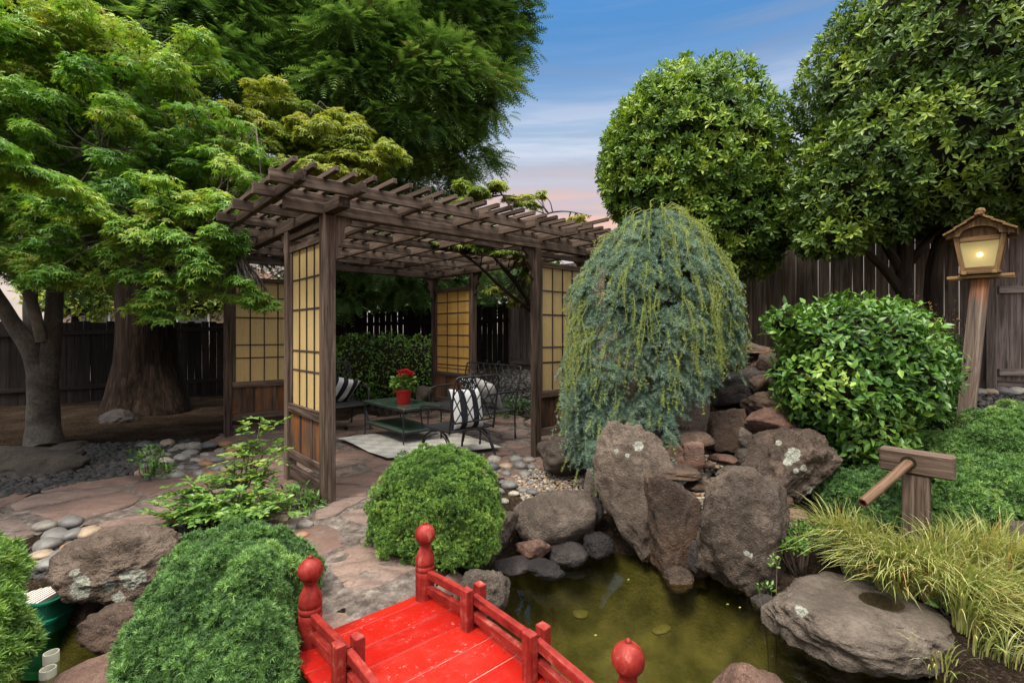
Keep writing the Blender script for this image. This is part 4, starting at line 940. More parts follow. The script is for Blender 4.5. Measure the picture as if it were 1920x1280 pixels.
def g0(v): v = np.array(v, float); v[2] = 0; return v
CH1 = px(868, 830, 5.02); CH1 = np.array([-.62, 5.42, .012])
lattice_seat('garden_chair', 'black iron spring chair with lattice back nearest the ball juniper', 'chair', CH1, -42.5, .60, .56, .35, .93)
CH2 = np.array([-2.50, 7.02, .012])
lattice_seat('garden_chair', 'black iron lattice chair in front of the hedge at the far table end', 'chair', CH2, 137.5, .60, .56, .36, .95)
BC = np.array([.07, 6.33, 0])*.5+np.array([-.78, 7.27, 0])*.5-A*.30+ZUP*.012
lattice_seat('garden_bench', 'black iron loveseat bench with arched lattice back along the far side', 'bench', BC, 229.5, 1.25, .56, .38, .95, False, .12, 9)

def cushion(label, c, az, tiltback, roll, size, mat, thick=.075, name='cushion', group=None, gx=0.):
    n = 18; V = []; G = []; s = np.linspace(-1, 1, n+1)
    for side in (1, -1):
        for i in s:
            for j in s:
                b = max(0, (1-abs(i)**2.6)*(1-abs(j)**2.6))**.55; pin = 1-.055*(1-abs(i)**2)*abs(j)**3; pin2 = 1-.055*(1-abs(j)**2)*abs(i)**3
                V.append((i*size/2*pin2, side*thick*b+.004*math.sin(9*i+4*j)*b, j*size/2*pin)); G.append((i*size/2+gx, j*size/2, 0))
    V = np.array(V); q = (n+1)**2
    F = [[i*(n+1)+j, (i+1)*(n+1)+j, (i+1)*(n+1)+j+1, i*(n+1)+j+1] for i in range(n) for j in range(n)]
    F = [f[::-1] for f in F]+[[x+q for x in f] for f in F]
    Rm = Matrix.Rotation(-math.radians(az), 3, 'Z') @ Matrix.Rotation(math.radians(tiltback), 3, 'X') @ Matrix.Rotation(math.radians(roll), 3, 'Y')
    V = V @ np.array(Rm).T
    m = MB(); m.add(V, F, G); o = m.build(name, M[mat], None, True); return _place(o, c, label, 'cushion', group)
cushion('black and white striped cushion leaning inside the near spring chair', CH1+(-B)*.17+ZUP*.565, -42.5, -16, 3, .44, 'stripe')
cushion('black and white striped cushion lying tilted on the far chair by the hedge', CH2+(B)*.12+A*.05+ZUP*.55, 137.5, -34, -16, .44, 'stripe', gx=.05)
cushion('black cushion with small white flecks on the loveseat bench', BC+B*.18+A*.17+ZUP*.60, 229.5, -18, 12, .42, 'fleck')
cushion('plain pale grey cushion propped at the near end of the bench', BC-B*.30+A*.10+ZUP*.575, 235, -30, -14, .42, 'grey_cloth')

def potted():
    c = gz(757, 756, .473); t = thing('potted_plant', 'red plastic pot of red flowers standing on the coffee table', 'potted plant', c)
    r = .105
    m = MB(); m.lathe([(r*.74, 0), (r*.78, .006), (r*.98, .145), (r*1.08, .147), (r*1.12, .152), (r*1.15, .188), (r*1.13, .194), (r*1.04, .193), (r*1.0, .17), (.01, .168)], (0, 0, 0), 28); m.build('pot', M['pot_red'], t, True, local=True)
    lb = Leaves(); n = 230; p = rdirs(n)*np.array([.15, .15, .10])*R.uniform(.4, 1, (n, 1)) ** .5+np.array([0, 0, .27]); d = unit(p-np.array([0, 0, .2])+R.normal(size=(n, 3))*.05)
    d[:, 2] -= .35; lb.put(t_leaf(.33, .42), p, d, np.tile(ZUP, (n, 1))+R.normal(size=(n, 3))*.4, R.uniform(.055, .09, n), R.uniform(.15, .85, n)); lb.build('foliage', M['nandina'], t, local=True)
    for q in range(17):
        fl = Leaves(); a = R.uniform(0, 6.28); rr = R.uniform(.01, .13); cc = np.array([rr*math.cos(a), rr*math.sin(a), .425+R.uniform(-.04, .03)-rr*.45]); n = 34
        dd = rdirs(n); dd[:, 2] = np.abs(dd[:, 2]); fl.put(t_leaf(.3, .5), cc+dd*np.array([.024, .024, .014]), dd, np.tile(ZUP, (n, 1))+R.normal(size=(n, 3))*.3, .031, R.uniform(0, 1, n)); fl.build('flower', M['petal'], t, local=True)
    m = MB()
    for q in range(9): a = R.uniform(0, 6.28); m.tube([(.02*math.cos(a), .02*math.sin(a), .168), (.05*math.cos(a), .05*math.sin(a), .27), (.09*math.cos(a), .09*math.sin(a), .36)], .004, 5)
    m.build('stems', M['twig'], t, True, local=True)

potted()

# ================================================================== red bridge
RP = np.array([-.469, 2.59, 0.]); BD = unit(np.array([.653, -.757, 0.])); BW = np.array([.757, .653, 0.])
def zb_(s): return -.025+.055*4*(s/1.31)*(1-s/1.31)
def bp(s, w, z=0.): return RP+BD*s+BW*w+ZUP*(zb_(s)+z)
M['joint'] = plain_mat('dusty_joint', (.30, .12, .10), .8, .1, bumpscale=40, var=.5)
BR = thing('garden_bridge', 'small red painted wooden bridge with ball topped posts over the pond', 'bridge', RP-BW*.3)
s = -.075
pw = [.105, .20, .155, .175, .165, .19, .155, .18, .175, .16]
for w_ in pw:
    if s > 1.42: break
    e = R.uniform(-.004, .004); p0, p1 = bp(s+w_/2, -.69+e, -.012), bp(s+w_/2, .09+e, -.012); tg = unit(bp(s+w_, 0)-bp(s, 0))
    m = MB(); m.obox((p0+p1)/2+ZUP*R.uniform(-.001, .001), BW, tg, np.cross(BW, tg)*-1 if np.cross(BW, tg)[2] < 0 else np.cross(BW, tg), .39, w_/2-.0025, .012, .0035); pk = m.build('plank', M['red'], BR)
    m = MB()
    for ww in (-.635, -.585, -.015, .035):
        for q in (.25, .75): c_ = bp(s+w_*q, ww, .0003); m.tube([c_-ZUP*.002, c_+ZUP*.0006], .0045, 8, .5)
    m.build('screw_heads', M['red_faded'], pk)
    m = MB(); p0, p1 = bp(s+w_, -.68, -.012), bp(s+w_, .08, -.012); m.obox((p0+p1)/2, BW, tg, ZUP, .375, .0022, .0085, .0004); m.build('joint', M['joint'], pk); s += w_
for w_ in (-.60, 0.0):
    for i in range(8):
        pass
    m = MB(); ss = np.linspace(-.06, 1.40, 9)
    for i in range(8): m.beam(bp(ss[i], w_, -.085), bp(ss[i+1], w_, -.085), .045, .115, bev=.001)
    m.build('stringer', M['red_faded'], BR)
for s_, w_ in ((0, 0), (0, -.6), (1.31, 0), (1.31, -.6)):
    c = bp(s_, w_, 0)
    m = MB(); m.lathe([(.051, -.22), (.051, .0), (.051, .12), (.051, .150), (.0493, .1515), (.0493, .1545), (.051, .156), (.051, .180), (.0493, .1815), (.0493, .1845), (.051, .186), (.051, .205), (.0495, .220), (.0455, .235), (.039, .249), (.033, .262), (.0295, .276), (.029, .285), (.031, .292)], c, 28)
    po = m.build('post', M['red_faded'], BR, True)
    m = MB(); a = np.linspace(-1.02, 1.32, 16); pr = [(.030, .2925)]+[(.055*math.cos(x), .343+.054*math.sin(x)) for x in a]+[(.010, .398), (.011, .403), (.006, .410), (.0015, .412)]; m.lathe(pr, c, 28, .8); m.build('finial', M['red_faded'], po, True)
for w_ in (0, -.6):
    for s0, s1 in ((0, .44), (.44, .87), (.87, 1.31)):
        for z in (.055, .135):
            m = MB(); g0_ = .045 if s0 == 0 else .004; g1_ = .045 if s1 > 1.3 else .004
            p0, p1 = bp(s0+g0_, w_, z), bp(s1-g1_, w_, z); m.beam(p0, p1, .030, .042, bev=.003); m.build('rail', M['red_faded'], BR)
    for s_ in (.44, .87):
        for o in (-.0375, .0375):
            c = bp(s_, w_+o, 0); m = MB(); m.obox(c+ZUP*.085, ZUP, BD, BW, .105, .026, .021, .003)
            q = .026; qq = .021; zt = .190
            V = [c+BD*x+BW*y+ZUP*zt for x, y in ((-q+.003, -qq+.003), (q-.003, -qq+.003), (q-.003, qq-.003), (-q+.003, qq-.003))]+[c+ZUP*(zt+.013)]
            m.add(V, [[0, 1, 4], [1, 2, 4], [2, 3, 4], [3, 0, 4]], None, .7); m.build('baluster', M['red_faded'], BR)

# ================================================================== lantern on the leaning post
def lantern():
    b = px(1803, 828, 4.3); t_ = px(1838, 524, 4.3); b[2] -= .15
    L = thing('garden_lantern', 'wooden lantern with lit pane and gabled roof on a leaning timber post', 'lantern', px(1803, 828, 4.3))
    up = unit(t_-b); rz = math.radians(-47); cx, sx = math.cos(rz), math.sin(rz); X = np.array([cx, sx, 0]); Y = np.array([-sx, cx, 0])
    ax = unit(X-(X @ up)*up); ay = np.cross(up, ax)
    m = MB(); m.obox((b+t_)/2, up, ax, ay, np.linalg.norm(t_-b)/2, .060, .060, .006); zz = m.v[-1][:, 2]; m.t[-1] = (zz-zz.min())/(zz.max()-zz.min()); po = m.build('post', M['lantern_post'], L)
    H = lambda x, y, z: t_+X*x+Y*y+ZUP*z
    # crossed sticks
    for i, (o, zz, ln) in enumerate(((-.095, .02, .215), (.095, .02, .215))):
        m = MB(); m.beam(H(-ln, o, zz), H(ln, o, zz), .030, .026); m.build('stick', M['lamp_wood'], L)
        m = MB(); m.beam(H(o, -ln*.95, zz+.027), H(o, ln*.95, zz+.027), .030, .026); m.build('stick', M['lamp_wood'], L)
    zb, zt, hb, ht = .058, .375, .105, .152
    m = MB(); m.obox(H(0, 0, zb-.006), X, Y, ZUP, hb+.03, hb+.03, .010); body = m.build('body', M['lamp_wood'], L)
    m = MB()
    for sx_ in (-1, 1):
        for sy_ in (-1, 1): m.beam(H(sx_*hb, sy_*hb, zb+.004), H(sx_*ht, sy_*ht, zt), .034, .034, up=Y)
    for z, h in ((zb+.025, hb+.006), (zt-.03, ht-.006)):
        for s in (-1, 1): m.beam(H(-h+.018, s*h, z), H(h-.018, s*h, z), .026, .042); m.beam(H(s*h, -h+.018, z), H(s*h, h-.018, z), .026, .042)
    m.box((0, 0, 0), (.001, .001, .001)) if False else None
    m.build('frame', M['lamp_wood'], body)
    pz0, pz1 = zb+.03, zt-.035
    for k, (dx, dy) in enumerate(((0, -1), (0, 1), (1, 0), (-1, 0))):
        def e(z): return hb+(ht-hb)*(z-zb)/(zt-zb)-.008
        tx, ty = -dy, dx; h0, h1 = e(pz0), e(pz1); o = .003
        V = []
        for q in (0, o):
            for (hh, z) in ((h0, pz0), (h1, pz1)):
                for s in (-1, 1): V.append(H(dx*(hh-q)+tx*s*(hh-.012), dy*(hh-q)+ty*s*(hh-.012), z))
        m = MB(); m.add(V, [[0, 1, 3, 2], [4, 6, 7, 5], [0, 4, 5, 1], [2, 3, 7, 6], [0, 2, 6, 4], [1, 5, 7, 3]]); m.build('pane', M['lamp_pane'], body)
    # roof: two bevelled slopes with an arched front board
    rf = MB(); ap, ev, hw, dp = .530, .400, .228, .225
    for s in (-1, 1):
        rf.beam(H(s*hw*.5, -dp, (ap+ev)/2), H(s*hw*.5, dp, (ap+ev)/2), .40, .020, up=unit(ZUP*1.0+X*s*(ap-ev)/hw)) if False else None
        a0, a1 = H(0, 0, ap), H(s*hw, 0, ev); dd = unit(a1-a0); nn = unit(np.cross(Y, dd))
        if nn[2] < 0: nn = -nn
        for i in range(3):
            c0 = a0+(a1-a0)*(i/3-.02); c1 = a0+(a1-a0)*((i+1)/3+.02); rf.obox((c0+c1)/2+nn*(.008*(2-i)), Y, dd, nn, dp, np.linalg.norm(c1-c0)/2, .008, .002)
    ro = rf.build('roof', M['lamp_wood'], L)
    for s in (-1, 1):
        pr = [(-hw+.015, ev-.012), (-hw+.015, ev-.038)]+[(.125*math.cos(x)*1.0, ev-.025+.078*math.sin(x)) for x in np.linspace(math.pi*.98, .02*math.pi, 15)]+[(hw-.015, ev-.038), (hw-.015, ev-.012), (0, ap-.012)]
        m = MB(); m.prism([H(x, s*(dp-.035), z) for x, z in pr], Y*.022); m.build('gable_board', M['lamp_wood'], ro)
        m = MB(); m.prism([H(x, s*(ht-.012), z) for x, z in ((-ht, zt-.012), (ht, zt-.012), (ht, ev-.015), (.06, ap-.05), (-.06, ap-.05), (-ht, ev-.015))], Y*.014); m.build('gable_wall', M['lamp_wood'], ro)
    m = MB(); m.beam(H(0, -dp-.015, ap+.022), H(0, dp+.015, ap+.022), .055, .022); m.build('ridge', M['lamp_wood'], ro)
    m = MB(); m.lathe([(.02, ap+.034), (.03, ap+.045), (.022, ap+.055), (.034, ap+.072), (.036, ap+.085), (.026, ap+.105), (.008, ap+.113)], H(0, 0, 0), 18); m.build('finial', M['lamp_wood'], ro, True)
    V, F = ico(3); link_np('bulb', V*.021+H(0, -.07, .215), F, M['bulb'], body, smooth=True)
    m = MB(); m.tube([H(0, -.02, zb+.005), H(0, -.02, .20)], .014, 8); m.build('socket', M['iron'], body, True)
def emis(name, col, st):
    s_ = NT(name); e = s_.n('Emission'); e.inputs[0].default_value = (*col, 1); e.inputs[1].default_value = st; s_.l(e.outputs[0], s_.out.inputs[0]); return s_.m
M['bulb'] = emis('lit_bulb', (1., .84, .52), 22.)
def pane_mat():
    s_ = NT('frosted_pane'); tr = s_.n('BsdfTranslucent'); tr.inputs[0].default_value = (.62, .53, .28, 1); tp = s_.n('BsdfRefraction'); tp.inputs[0].default_value = (.95, .9, .7, 1); tp.inputs['Roughness'].default_value = .42; tp.inputs['IOR'].default_value = 1.15
    df = s_.bsdf((.50, .45, .26), .35, link=False); e = s_.n('Emission'); e.inputs[0].default_value = (1., .82, .40, 1); e.inputs[1].default_value = .10
    m1 = s_.n('MixShader'); m1.inputs[0].default_value = .5; s_.l(tr.outputs[0], m1.inputs[1]); s_.l(tp.outputs[0], m1.inputs[2])
    m2 = s_.n('MixShader'); m2.inputs[0].default_value = .3; s_.l(m1.outputs[0], m2.inputs[1]); s_.l(df.outputs[0], m2.inputs[2])
    ad = s_.n('AddShader'); s_.l(m2.outputs[0], ad.inputs[0]); s_.l(e.outputs[0], ad.inputs[1]); s_.l(ad.outputs[0], s_.out.inputs[0]); return s_.m
M['lamp_pane'] = pane_mat()
lantern()

# ================================================================== bamboo spout
def spout():
    c = px(1718, 866, 3.4); t = thing('water_spout', 'weathered wooden post and crossbeam with a bamboo water spout above the basin', 'water spout', px(1716, 1004, 3.4))
    n = np.array([B[1], -B[0], 0]); n = n if n @ np.array([-.7, -.7, 0]) > 0 else -n
    m = MB(); m.obox(c, B, n, ZUP, .205, .062, .080, .012); be = m.build('crossbeam', M['lamp_post'], t)
    # sloped shoulders of the beam
    m = MB(); m.obox(c+ZUP*(-.083-.34)+B*-.0, ZUP, B, n, .338, .075, .05, .005); m.build('post', M['wood'], t)
    s0 = c+n*.05+B*.035+ZUP*-.005; s1 = px(1617, 943, 3.10); ss = np.linspace(0, 1, 25); P = s0+(s1-s0)*ss[:, None]; r = .031+.004*np.exp(-((ss-.38)/.02)**2)+.004*np.exp(-((ss-.72)/.02)**2)
    # hollow tube: out and back inside
    P2_ = np.concatenate([P, P[::-1][:8]]); r2 = np.concatenate([r, np.full(8, .022)]); m = MB()
    d = unit(s1-s0); a = unit(np.cross(d, ZUP)); b2 = np.cross(a, d); th_ = np.linspace(0, 2*math.pi, 18, endpoint=False)
    V = (P2_[:, None]+r2[:, None, None]*(np.cos(th_)[None, :, None]*a+np.sin(th_)[None, :, None]*b2)).reshape(-1, 3); q = 18
    F = [[i*q+j, i*q+(j+1) % q, (i+1)*q+(j+1) % q, (i+1)*q+j] for i in range(len(P2_)-1) for j in range(q)]+[[(len(P2_)-1)*q+j for j in range(q)]]
    g = np.stack([np.repeat(np.r_[ss, ss[::-1][:8]]*.5, q), np.tile(np.cos(th_), len(P2_))*.03, np.tile(np.sin(th_), len(P2_))*.03], 1); m.add(V, F, g); m.build('bamboo_pipe', M['bamboo'], t, True)
    # flat dark disc round the pipe, a bore's shade put into its colour
    m = MB(); m.tube([c+n*.058+B*.035, c+n*.0635+B*.035], .046, 20); m.build('bore_shade_disc', M['core'], be, True)
spout()

# ================================================================== filter box and pipes
def filter_box():
    t = thing('filter_box', 'green plastic pond filter box with a ribbed pad, half in the water', 'filter box', (-3.0, 2.92, WZ))
    def rr(hx, hy, r, n=6):
        o = []
        for cx, cy, a0 in ((hx-r, hy-r, 0), (-hx+r, hy-r, 90), (-hx+r, -hy+r, 180), (hx-r, -hy+r, 270)):
            for i in range(n+1): a = math.radians(a0+90*i/n); o.append((cx+r*math.cos(a), cy+r*math.sin(a)))
        return np.array(o)
    def rings(L):
        m = MB(); V = np.concatenate([np.c_[rr(hx, hy, r), np.full(28, z)] for hx, hy, r, z in L]); q = 28
        F = [[i*q+j, i*q+(j+1) % q, (i+1)*q+(j+1) % q, (i+1)*q+j] for i in range(len(L)-1) for j in range(q)]+[[(len(L)-1)*q+j for j in range(q)]]; m.add(V, F, V); return m
    m = rings([(.315, .150, .07, -.25), (.325, .16, .07, .06), (.335, .168, .07, .068), (.335, .168, .07, .085), (.325, .158, .07, .09), (.325, .158, .07, .175), (.338, .172, .07, .185), (.338, .172, .07, .196), (.318, .152, .06, .196), (.312, .146, .06, .10)])
    m.build('tub', M['green_plastic'], t, True, local=True)
    m = MB(); m.obox((.03, .0, .145), unit(np.array([1, 0, .10])), np.array([0, 1, 0]), unit(np.array([-.10, 0, 1])), .20, .125, .018, .006, .5)
    o = m.build('pad', M['ribbed'], t, local=True)
filter_box()
for (u, v, z, lb) in ((96, 1222, -.30, 'white plastic pipe end in the water nearest the green filter box'), (90, 1252, -.31, 'white plastic pipe end in the water, farther from the green filter box')):
    P = gz(u, v, z); m = MB(); m.lathe([(.034, -.35), (.034, -.003), (.033, 0), (.028, 0), (.027, -.003), (.027, -.3)], (0, 0, 0), 22); o = m.build('pipe', M['pvc'], None, True); _place(o, P, lb, 'pipe', 'white pipe ends')
# ================================================================== fences
def fence(name, label, x0, x1, zbot, ztop, mat, seed, bw=.14, rails=(), post_every=2.4, board_lo=0., kick=0., gapmax=.006, cat='fence', face=1.):
    """boards from x0 to x1 (2D points); zbot, ztop callables of the run 0..1"""
    rg = np.random.default_rng(seed); p, q = np.array([*x0, 0.]), np.array([*x1, 0.]); L = np.linalg.norm(q-p); d = (q-p)/L; n = np.cross(d, ZUP)*face
    t = thing(name, label, cat, (p+q)/2+ZUP*zbot(.5)); m = MB(); s = 0
    while s < L:
        w = bw*rg.uniform(.9, 1.05); z0 = zbot(s/L)+kick; z1 = ztop(s/L)+rg.uniform(-.02, .02); c = p+d*(s+w/2)+n*rg.uniform(-.004, .004); lean = rg.normal()*.004
        m.obox(c+ZUP*(z0+z1)/2, unit(ZUP+d*lean), unit(d-ZUP*lean), n, (z1-z0)/2, w/2-rg.uniform(.001, gapmax), .010, .002, rg.uniform()); s += w
    m.build('planking', M[mat], t)
    for zr in rails:
        r = MB(); r.beam(p+n*.032+ZUP*(zbot(0)+zr), q+n*.032+ZUP*(zbot(1)+zr), .040, .085); r.build('rail', M[mat], t)
    if kick:
        r = MB(); r.beam(p+n*.006+ZUP*(zbot(0)+kick/2-.002), q+n*.006+ZUP*(zbot(1)+kick/2-.002), .036, kick); r.build('kickboard', M[mat], t)
    k = 0.
    while k <= L:
        c = p+d*k-n*.062; f = k/L; r = MB(); r.obox(c+ZUP*((zbot(f)+ztop(f))/2-.1), ZUP, d, n, (ztop(f)-zbot(f))/2+.05, .045, .045, .004); r.build('post', M[mat], t); k += post_every
    return t
FB = unit(np.array([-.67, .74, 0.]))
f0 = np.array([5.95, 5.95]); corner = f0+FB[:2]*9.0
mid = f0+FB[:2]*3.3
fence('wood_fence', 'weathered grey brown board fence below the rounded trees on the right', f0, mid, lambda s: .64, lambda s: 2.92+.04*s, 'fence', 1, .15, face=1, kick=.17, gapmax=.004)
fence('wood_fence', 'dark board fence with a middle rail behind the bench and the cedar', mid, corner, lambda s: .62, lambda s: 2.96+.10*s, 'fence', 2, .15, rails=(.16, 1.12), face=-1 if False else 1, kick=.15)
e0 = f0-FB[:2]*.02; e1 = e0+np.array([1.0, -.12])*4.0
fence('wood_fence', 'darker fence section with rails at the right edge beyond the lantern post', e0+np.array([.05, .03]), e1, lambda s: .62, lambda s: 2.9, 'fence', 3, .15, rails=(.30, 1.32), face=1, kick=.2)
lf = np.array([-13.5, 9.0])
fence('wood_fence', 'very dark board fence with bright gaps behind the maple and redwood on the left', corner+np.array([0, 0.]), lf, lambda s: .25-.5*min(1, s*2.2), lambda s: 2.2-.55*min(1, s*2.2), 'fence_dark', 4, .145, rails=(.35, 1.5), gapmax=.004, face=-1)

# ================================================================== plants
def branches(name, mat, parent, chains, n=7, wob=.0):
    m = MB()
    for P, r in chains:
        P = np.array(P, float); k = len(P); ts = np.linspace(0, k-1, (k-1)*5+1); Q = np.stack([np.interp(ts, range(k), P[:, j]) for j in range(3)], 1)
        for _ in range(3): Q[1:-1] = .25*Q[:-2]+.5*Q[1:-1]+.25*Q[2:]
        rr = np.interp(ts, range(k), r); m.tube(Q, rr, n if rr.max() < .03 else 16, wob=wob)
    return m.build(name, mat, parent, True)

def clump_shrub(name, label, cat, loc, lumps, mat, seed, nclump, ntuft, cr=.055, ts=.036, core=.86, zlo=-.75, amp=.10, freq=2.5, flow=None, tvar=.16, cscale=None, kind_child='foliage', tuft=None, group=None, relief=1.2, tb=.42):
    """dense clipped conifer: little rounded clumps of tufts over a lumpy body"""
    rg = np.random.default_rng(seed); t = thing(name, label, cat, loc, 0, group); lb = Leaves()
    tot = sum(r[0]*r[2]+r[1]*r[2]+r[0]*r[1] for c, r in lumps); allp = []
    for i, (c, r) in enumerate(lumps):
        c = np.asarray(c, float); r = np.asarray(r, float); k = int(nclump*(r[0]*r[2]+r[1]*r[2]+r[0]*r[1])/tot)
        d = fdirs(int(k*2/(1-zlo)), .5); d = d[d[:, 2] > zlo]
        rad = 1+amp*1.7*fbm(d*freq+seed+i*3.1, 3, seed); p = c+r*d*rad[:, None]; p = p+d*(.030*relief*(vnoise(p*11+seed, seed+4)+.6*vnoise(p*24+seed, seed+6)))[:, None]; nn = unit(d/r); keep = np.ones(len(p), bool)
        for j, (c2, r2) in enumerate(lumps):
            if j != i: keep &= (((p-np.asarray(c2))/np.asarray(r2))**2).sum(1) > .78
        p, nn = p[keep], nn[keep]; gz_ = gh(p); keep = p[:, 2] > gz_-.02; allp.append((p[keep], nn[keep]))
    p = np.concatenate([a for a, _ in allp]); nn = np.concatenate([b for _, b in allp]); kp = (vnoise(p*13+seed, seed+8) > -.55) & (vnoise(p*6.5+seed, seed+11) > -.62); p, nn = p[kp], nn[kp]; k = len(p)
    cs = cr*rg.lognormal(0, .25, k); ct = tb+.26*vnoise(p*5+seed, seed)+rg.normal(0, tvar*.9, k)
    idx = np.repeat(np.arange(k), ntuft); d = rdirs(len(idx)); d = unit(d+nn[idx]*.8+ZUP*.2); q = p[idx]+d*(cs[idx]*R.uniform(.6, 1.0, len(idx)))[:, None]-nn[idx]*cs[idx][:, None]*.5
    fl = d if flow is None else unit(d+np.asarray(flow)*.8)
    ti = np.clip(ct[idx]+rg.normal(0, tvar, len(idx)), 0, 1); s = ts*rg.uniform(.65, 1.3, len(idx)); tp = tuft or TUFT
    w = rg.integers(0, len(tp), len(idx))
    for j in range(len(tp)): lb.put(tp[j], q[w == j], fl[w == j], rdirs((w == j).sum()), s[w == j], ti[w == j])
    q = rg.integers(0, k, k//14); n_ = 5; ii = np.repeat(q, n_); dr = unit(nn[q]*.8+rdirs(len(q))*.7+ZUP*.4)[np.repeat(np.arange(len(q)), n_)]; st = p[ii]+dr*(np.tile(np.linspace(.0, .045, n_), len(q)))[:, None]
    lb.put(TUFT[0], st, unit(dr+rdirs(len(ii))*.35), rdirs(len(ii)), ts*.8, np.clip(ct[ii]+.22, 0, 1)); br_ = rg.uniform(size=k) < .02
    lb.build(kind_child, M[mat], t)
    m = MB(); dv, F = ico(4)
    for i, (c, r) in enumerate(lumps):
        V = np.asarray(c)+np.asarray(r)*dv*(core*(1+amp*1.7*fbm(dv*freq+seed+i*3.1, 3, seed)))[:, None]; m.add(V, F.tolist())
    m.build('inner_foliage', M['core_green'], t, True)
    return t
# ball juniper by the path
c = px(818, 950, 3.42); clump_shrub('juniper_shrub', 'dense ball shaped green juniper clipped round beside the flagstone path', 'juniper', (c[0], c[1], ghz(c[0], c[1])), [(c+ZUP*.02, (.43, .41, .39)), (c-ZUP*.12, (.455, .43, .30))], 'juniper', 31, 1150, 40, .043, .022, zlo=-.8, amp=.05, core=.90)
# big spreading mound left of the bridge
c = px(410, 1140, 2.28)
clump_shrub('juniper_shrub', 'large spreading blue green juniper mound left of the red bridge', 'juniper', (c[0], c[1], ghz(c[0], c[1])),
    [(px(440, 1125, 2.52), (.36, .38, .32)), (px(375, 1190, 2.25), (.27, .30, .27)), (px(480, 1185, 2.25), (.20, .30, .32)), (px(460, 1290, 2.0), (.22, .23, .28)), (px(345, 1290, 2.02), (.20, .24, .22)), (px(530, 1095, 2.58), (.13, .22, .20)), (px(430, 1055, 2.7), (.28, .24, .18))], 'juniper_b', 32, 1600, 44, .052, .025, relief=1.8, amp=.14, zlo=-.55, core=.90)
# left edge juniper, feathery
c = px(0, 1180, 2.0)
clump_shrub('juniper_shrub', 'feathery bright green juniper at the left edge in front of the filter box', 'juniper', (c[0], c[1], ghz(c[0], c[1])),
    [(px(-125, 1125, 2.15), (.19, .3, .24)), (px(-125, 1255, 1.95), (.19, .3, .22)), (px(-45, 1280, 2.0), (.07, .14, .08)), (px(-70, 1105, 2.2), (.09, .18, .12))], 'juniper', 33, 800, 24, .05, .042, amp=.2, flow=(.6, -.1, .5), zlo=-.7, tuft=TUFT_L)
# right low juniper
c = px(1850, 900, 3.9)
clump_shrub('juniper_shrub', 'low spreading light green juniper below the leaning lantern post', 'juniper', (c[0], c[1], ghz(c[0], c[1])),
    [(px(1850, 890, 4.0), (.48, .45, .31)), (px(1930, 860, 4.05), (.55, .5, .37)), (px(1800, 935, 3.7), (.28, .28, .25)), (px(1775, 985, 3.5), (.15, .2, .15)), (px(1880, 950, 3.6), (.33, .28, .26)), (px(1790, 858, 4.15), (.27, .25, .16))], 'juniper_b', 34, 1200, 44, .080, .036, amp=.24, freq=4.2, zlo=-.5, core=.84, relief=2., tb=.60)
# dark low juniper below the camellia
c = px(1630, 930, 3.75)
clump_shrub('juniper_shrub', 'dark low juniper in the shade between camellia and bamboo spout', 'juniper', (c[0], c[1], ghz(c[0], c[1])),
    [(px(1600, 930, 3.8), (.24, .25, .16)), (px(1670, 930, 3.85), (.28, .25, .22)), (px(1650, 985, 3.6), (.25, .2, .14))], 'juniper_b', 35, 560, 20, .05, .036, amp=.16, zlo=-.4, tb=.16)
# small-leaved ground plants by the water
def herb(name, label, cat, lumps, n, size, mat, seed, tpl=LEAF_OV, zlo=-.3, up=.5, group=None):
    c = np.asarray(lumps[0][0]); t = thing(name, label, cat, (c[0], c[1], ghz(c[0], c[1])), 0, group); lb = Leaves(); V = []
    for i, (c, r) in enumerate(lumps):
        p, nn, dp = crown_pts(n//len(lumps), c, r, .22, 2.5, seed+i, .75, zlo); d = unit(nn*.8+rdirs(len(p))*.7+ZUP*(up-.35)); lb.put(tpl, p, d, unit(ZUP+nn*.7+rdirs(len(p))*.45), size*R.uniform(.6, 1.25, len(p)), np.clip(R.normal(.5, .2, len(p))-dp*.0, 0, 1)); V.append(p)
    lb.build('foliage', M[mat], t); p = np.concatenate(V); ch = []
    for i in R.choice(len(p), min(26, len(p)//12), replace=False):
        b = np.array([c_ for c_ in (lumps[0][0][0], lumps[0][0][1], 0.)]); b = p[i]*np.array([.4, .4, 0])+b*np.array([.6, .6, 0]); b[2] = ghz(b[0], b[1]); ch.append(([b, (b+p[i])/2+rdirs(1)[0]*.03, p[i]], [.006, .005, .002]))
    branches('stems', M['twig'], t, ch, 5); return t
herb('herb_plant', 'small bright green leafy herb between basin rock and big boulder', 'plant', [(px(1505, 1005, 3.35), (.17, .14, .10)), (px(1490, 1025, 3.25), (.09, .08, .06))], 420, .035, 'hedge', 41)
herb('creeper_sprig', 'thin green creeper sprig hanging beside the basin rock', 'plant', [(px(1452, 1060, 3.0), (.025, .03, .10)), (px(1436, 1105, 2.95), (.05, .03, .045))], 46, .032, 'nandina', 42)
herb('fern_plant', 'small glossy green sprig growing at the cobbles near the maple', 'plant', [(px(278, 858, 4.75), (.16, .14, .11)), (px(300, 885, 4.7), (.14, .1, .06))], 190, .075, 'hedge', 43, LEAF_NAR)
herb('ground_shrub', 'small dark green weed at the patio edge left of the near post', 'plant', [(px(560, 930, 3.95), (.17, .13, .10)), (px(585, 945, 3.9), (.1, .1, .07))], 260, .055, 'hedge', 44, LEAF_NAR)
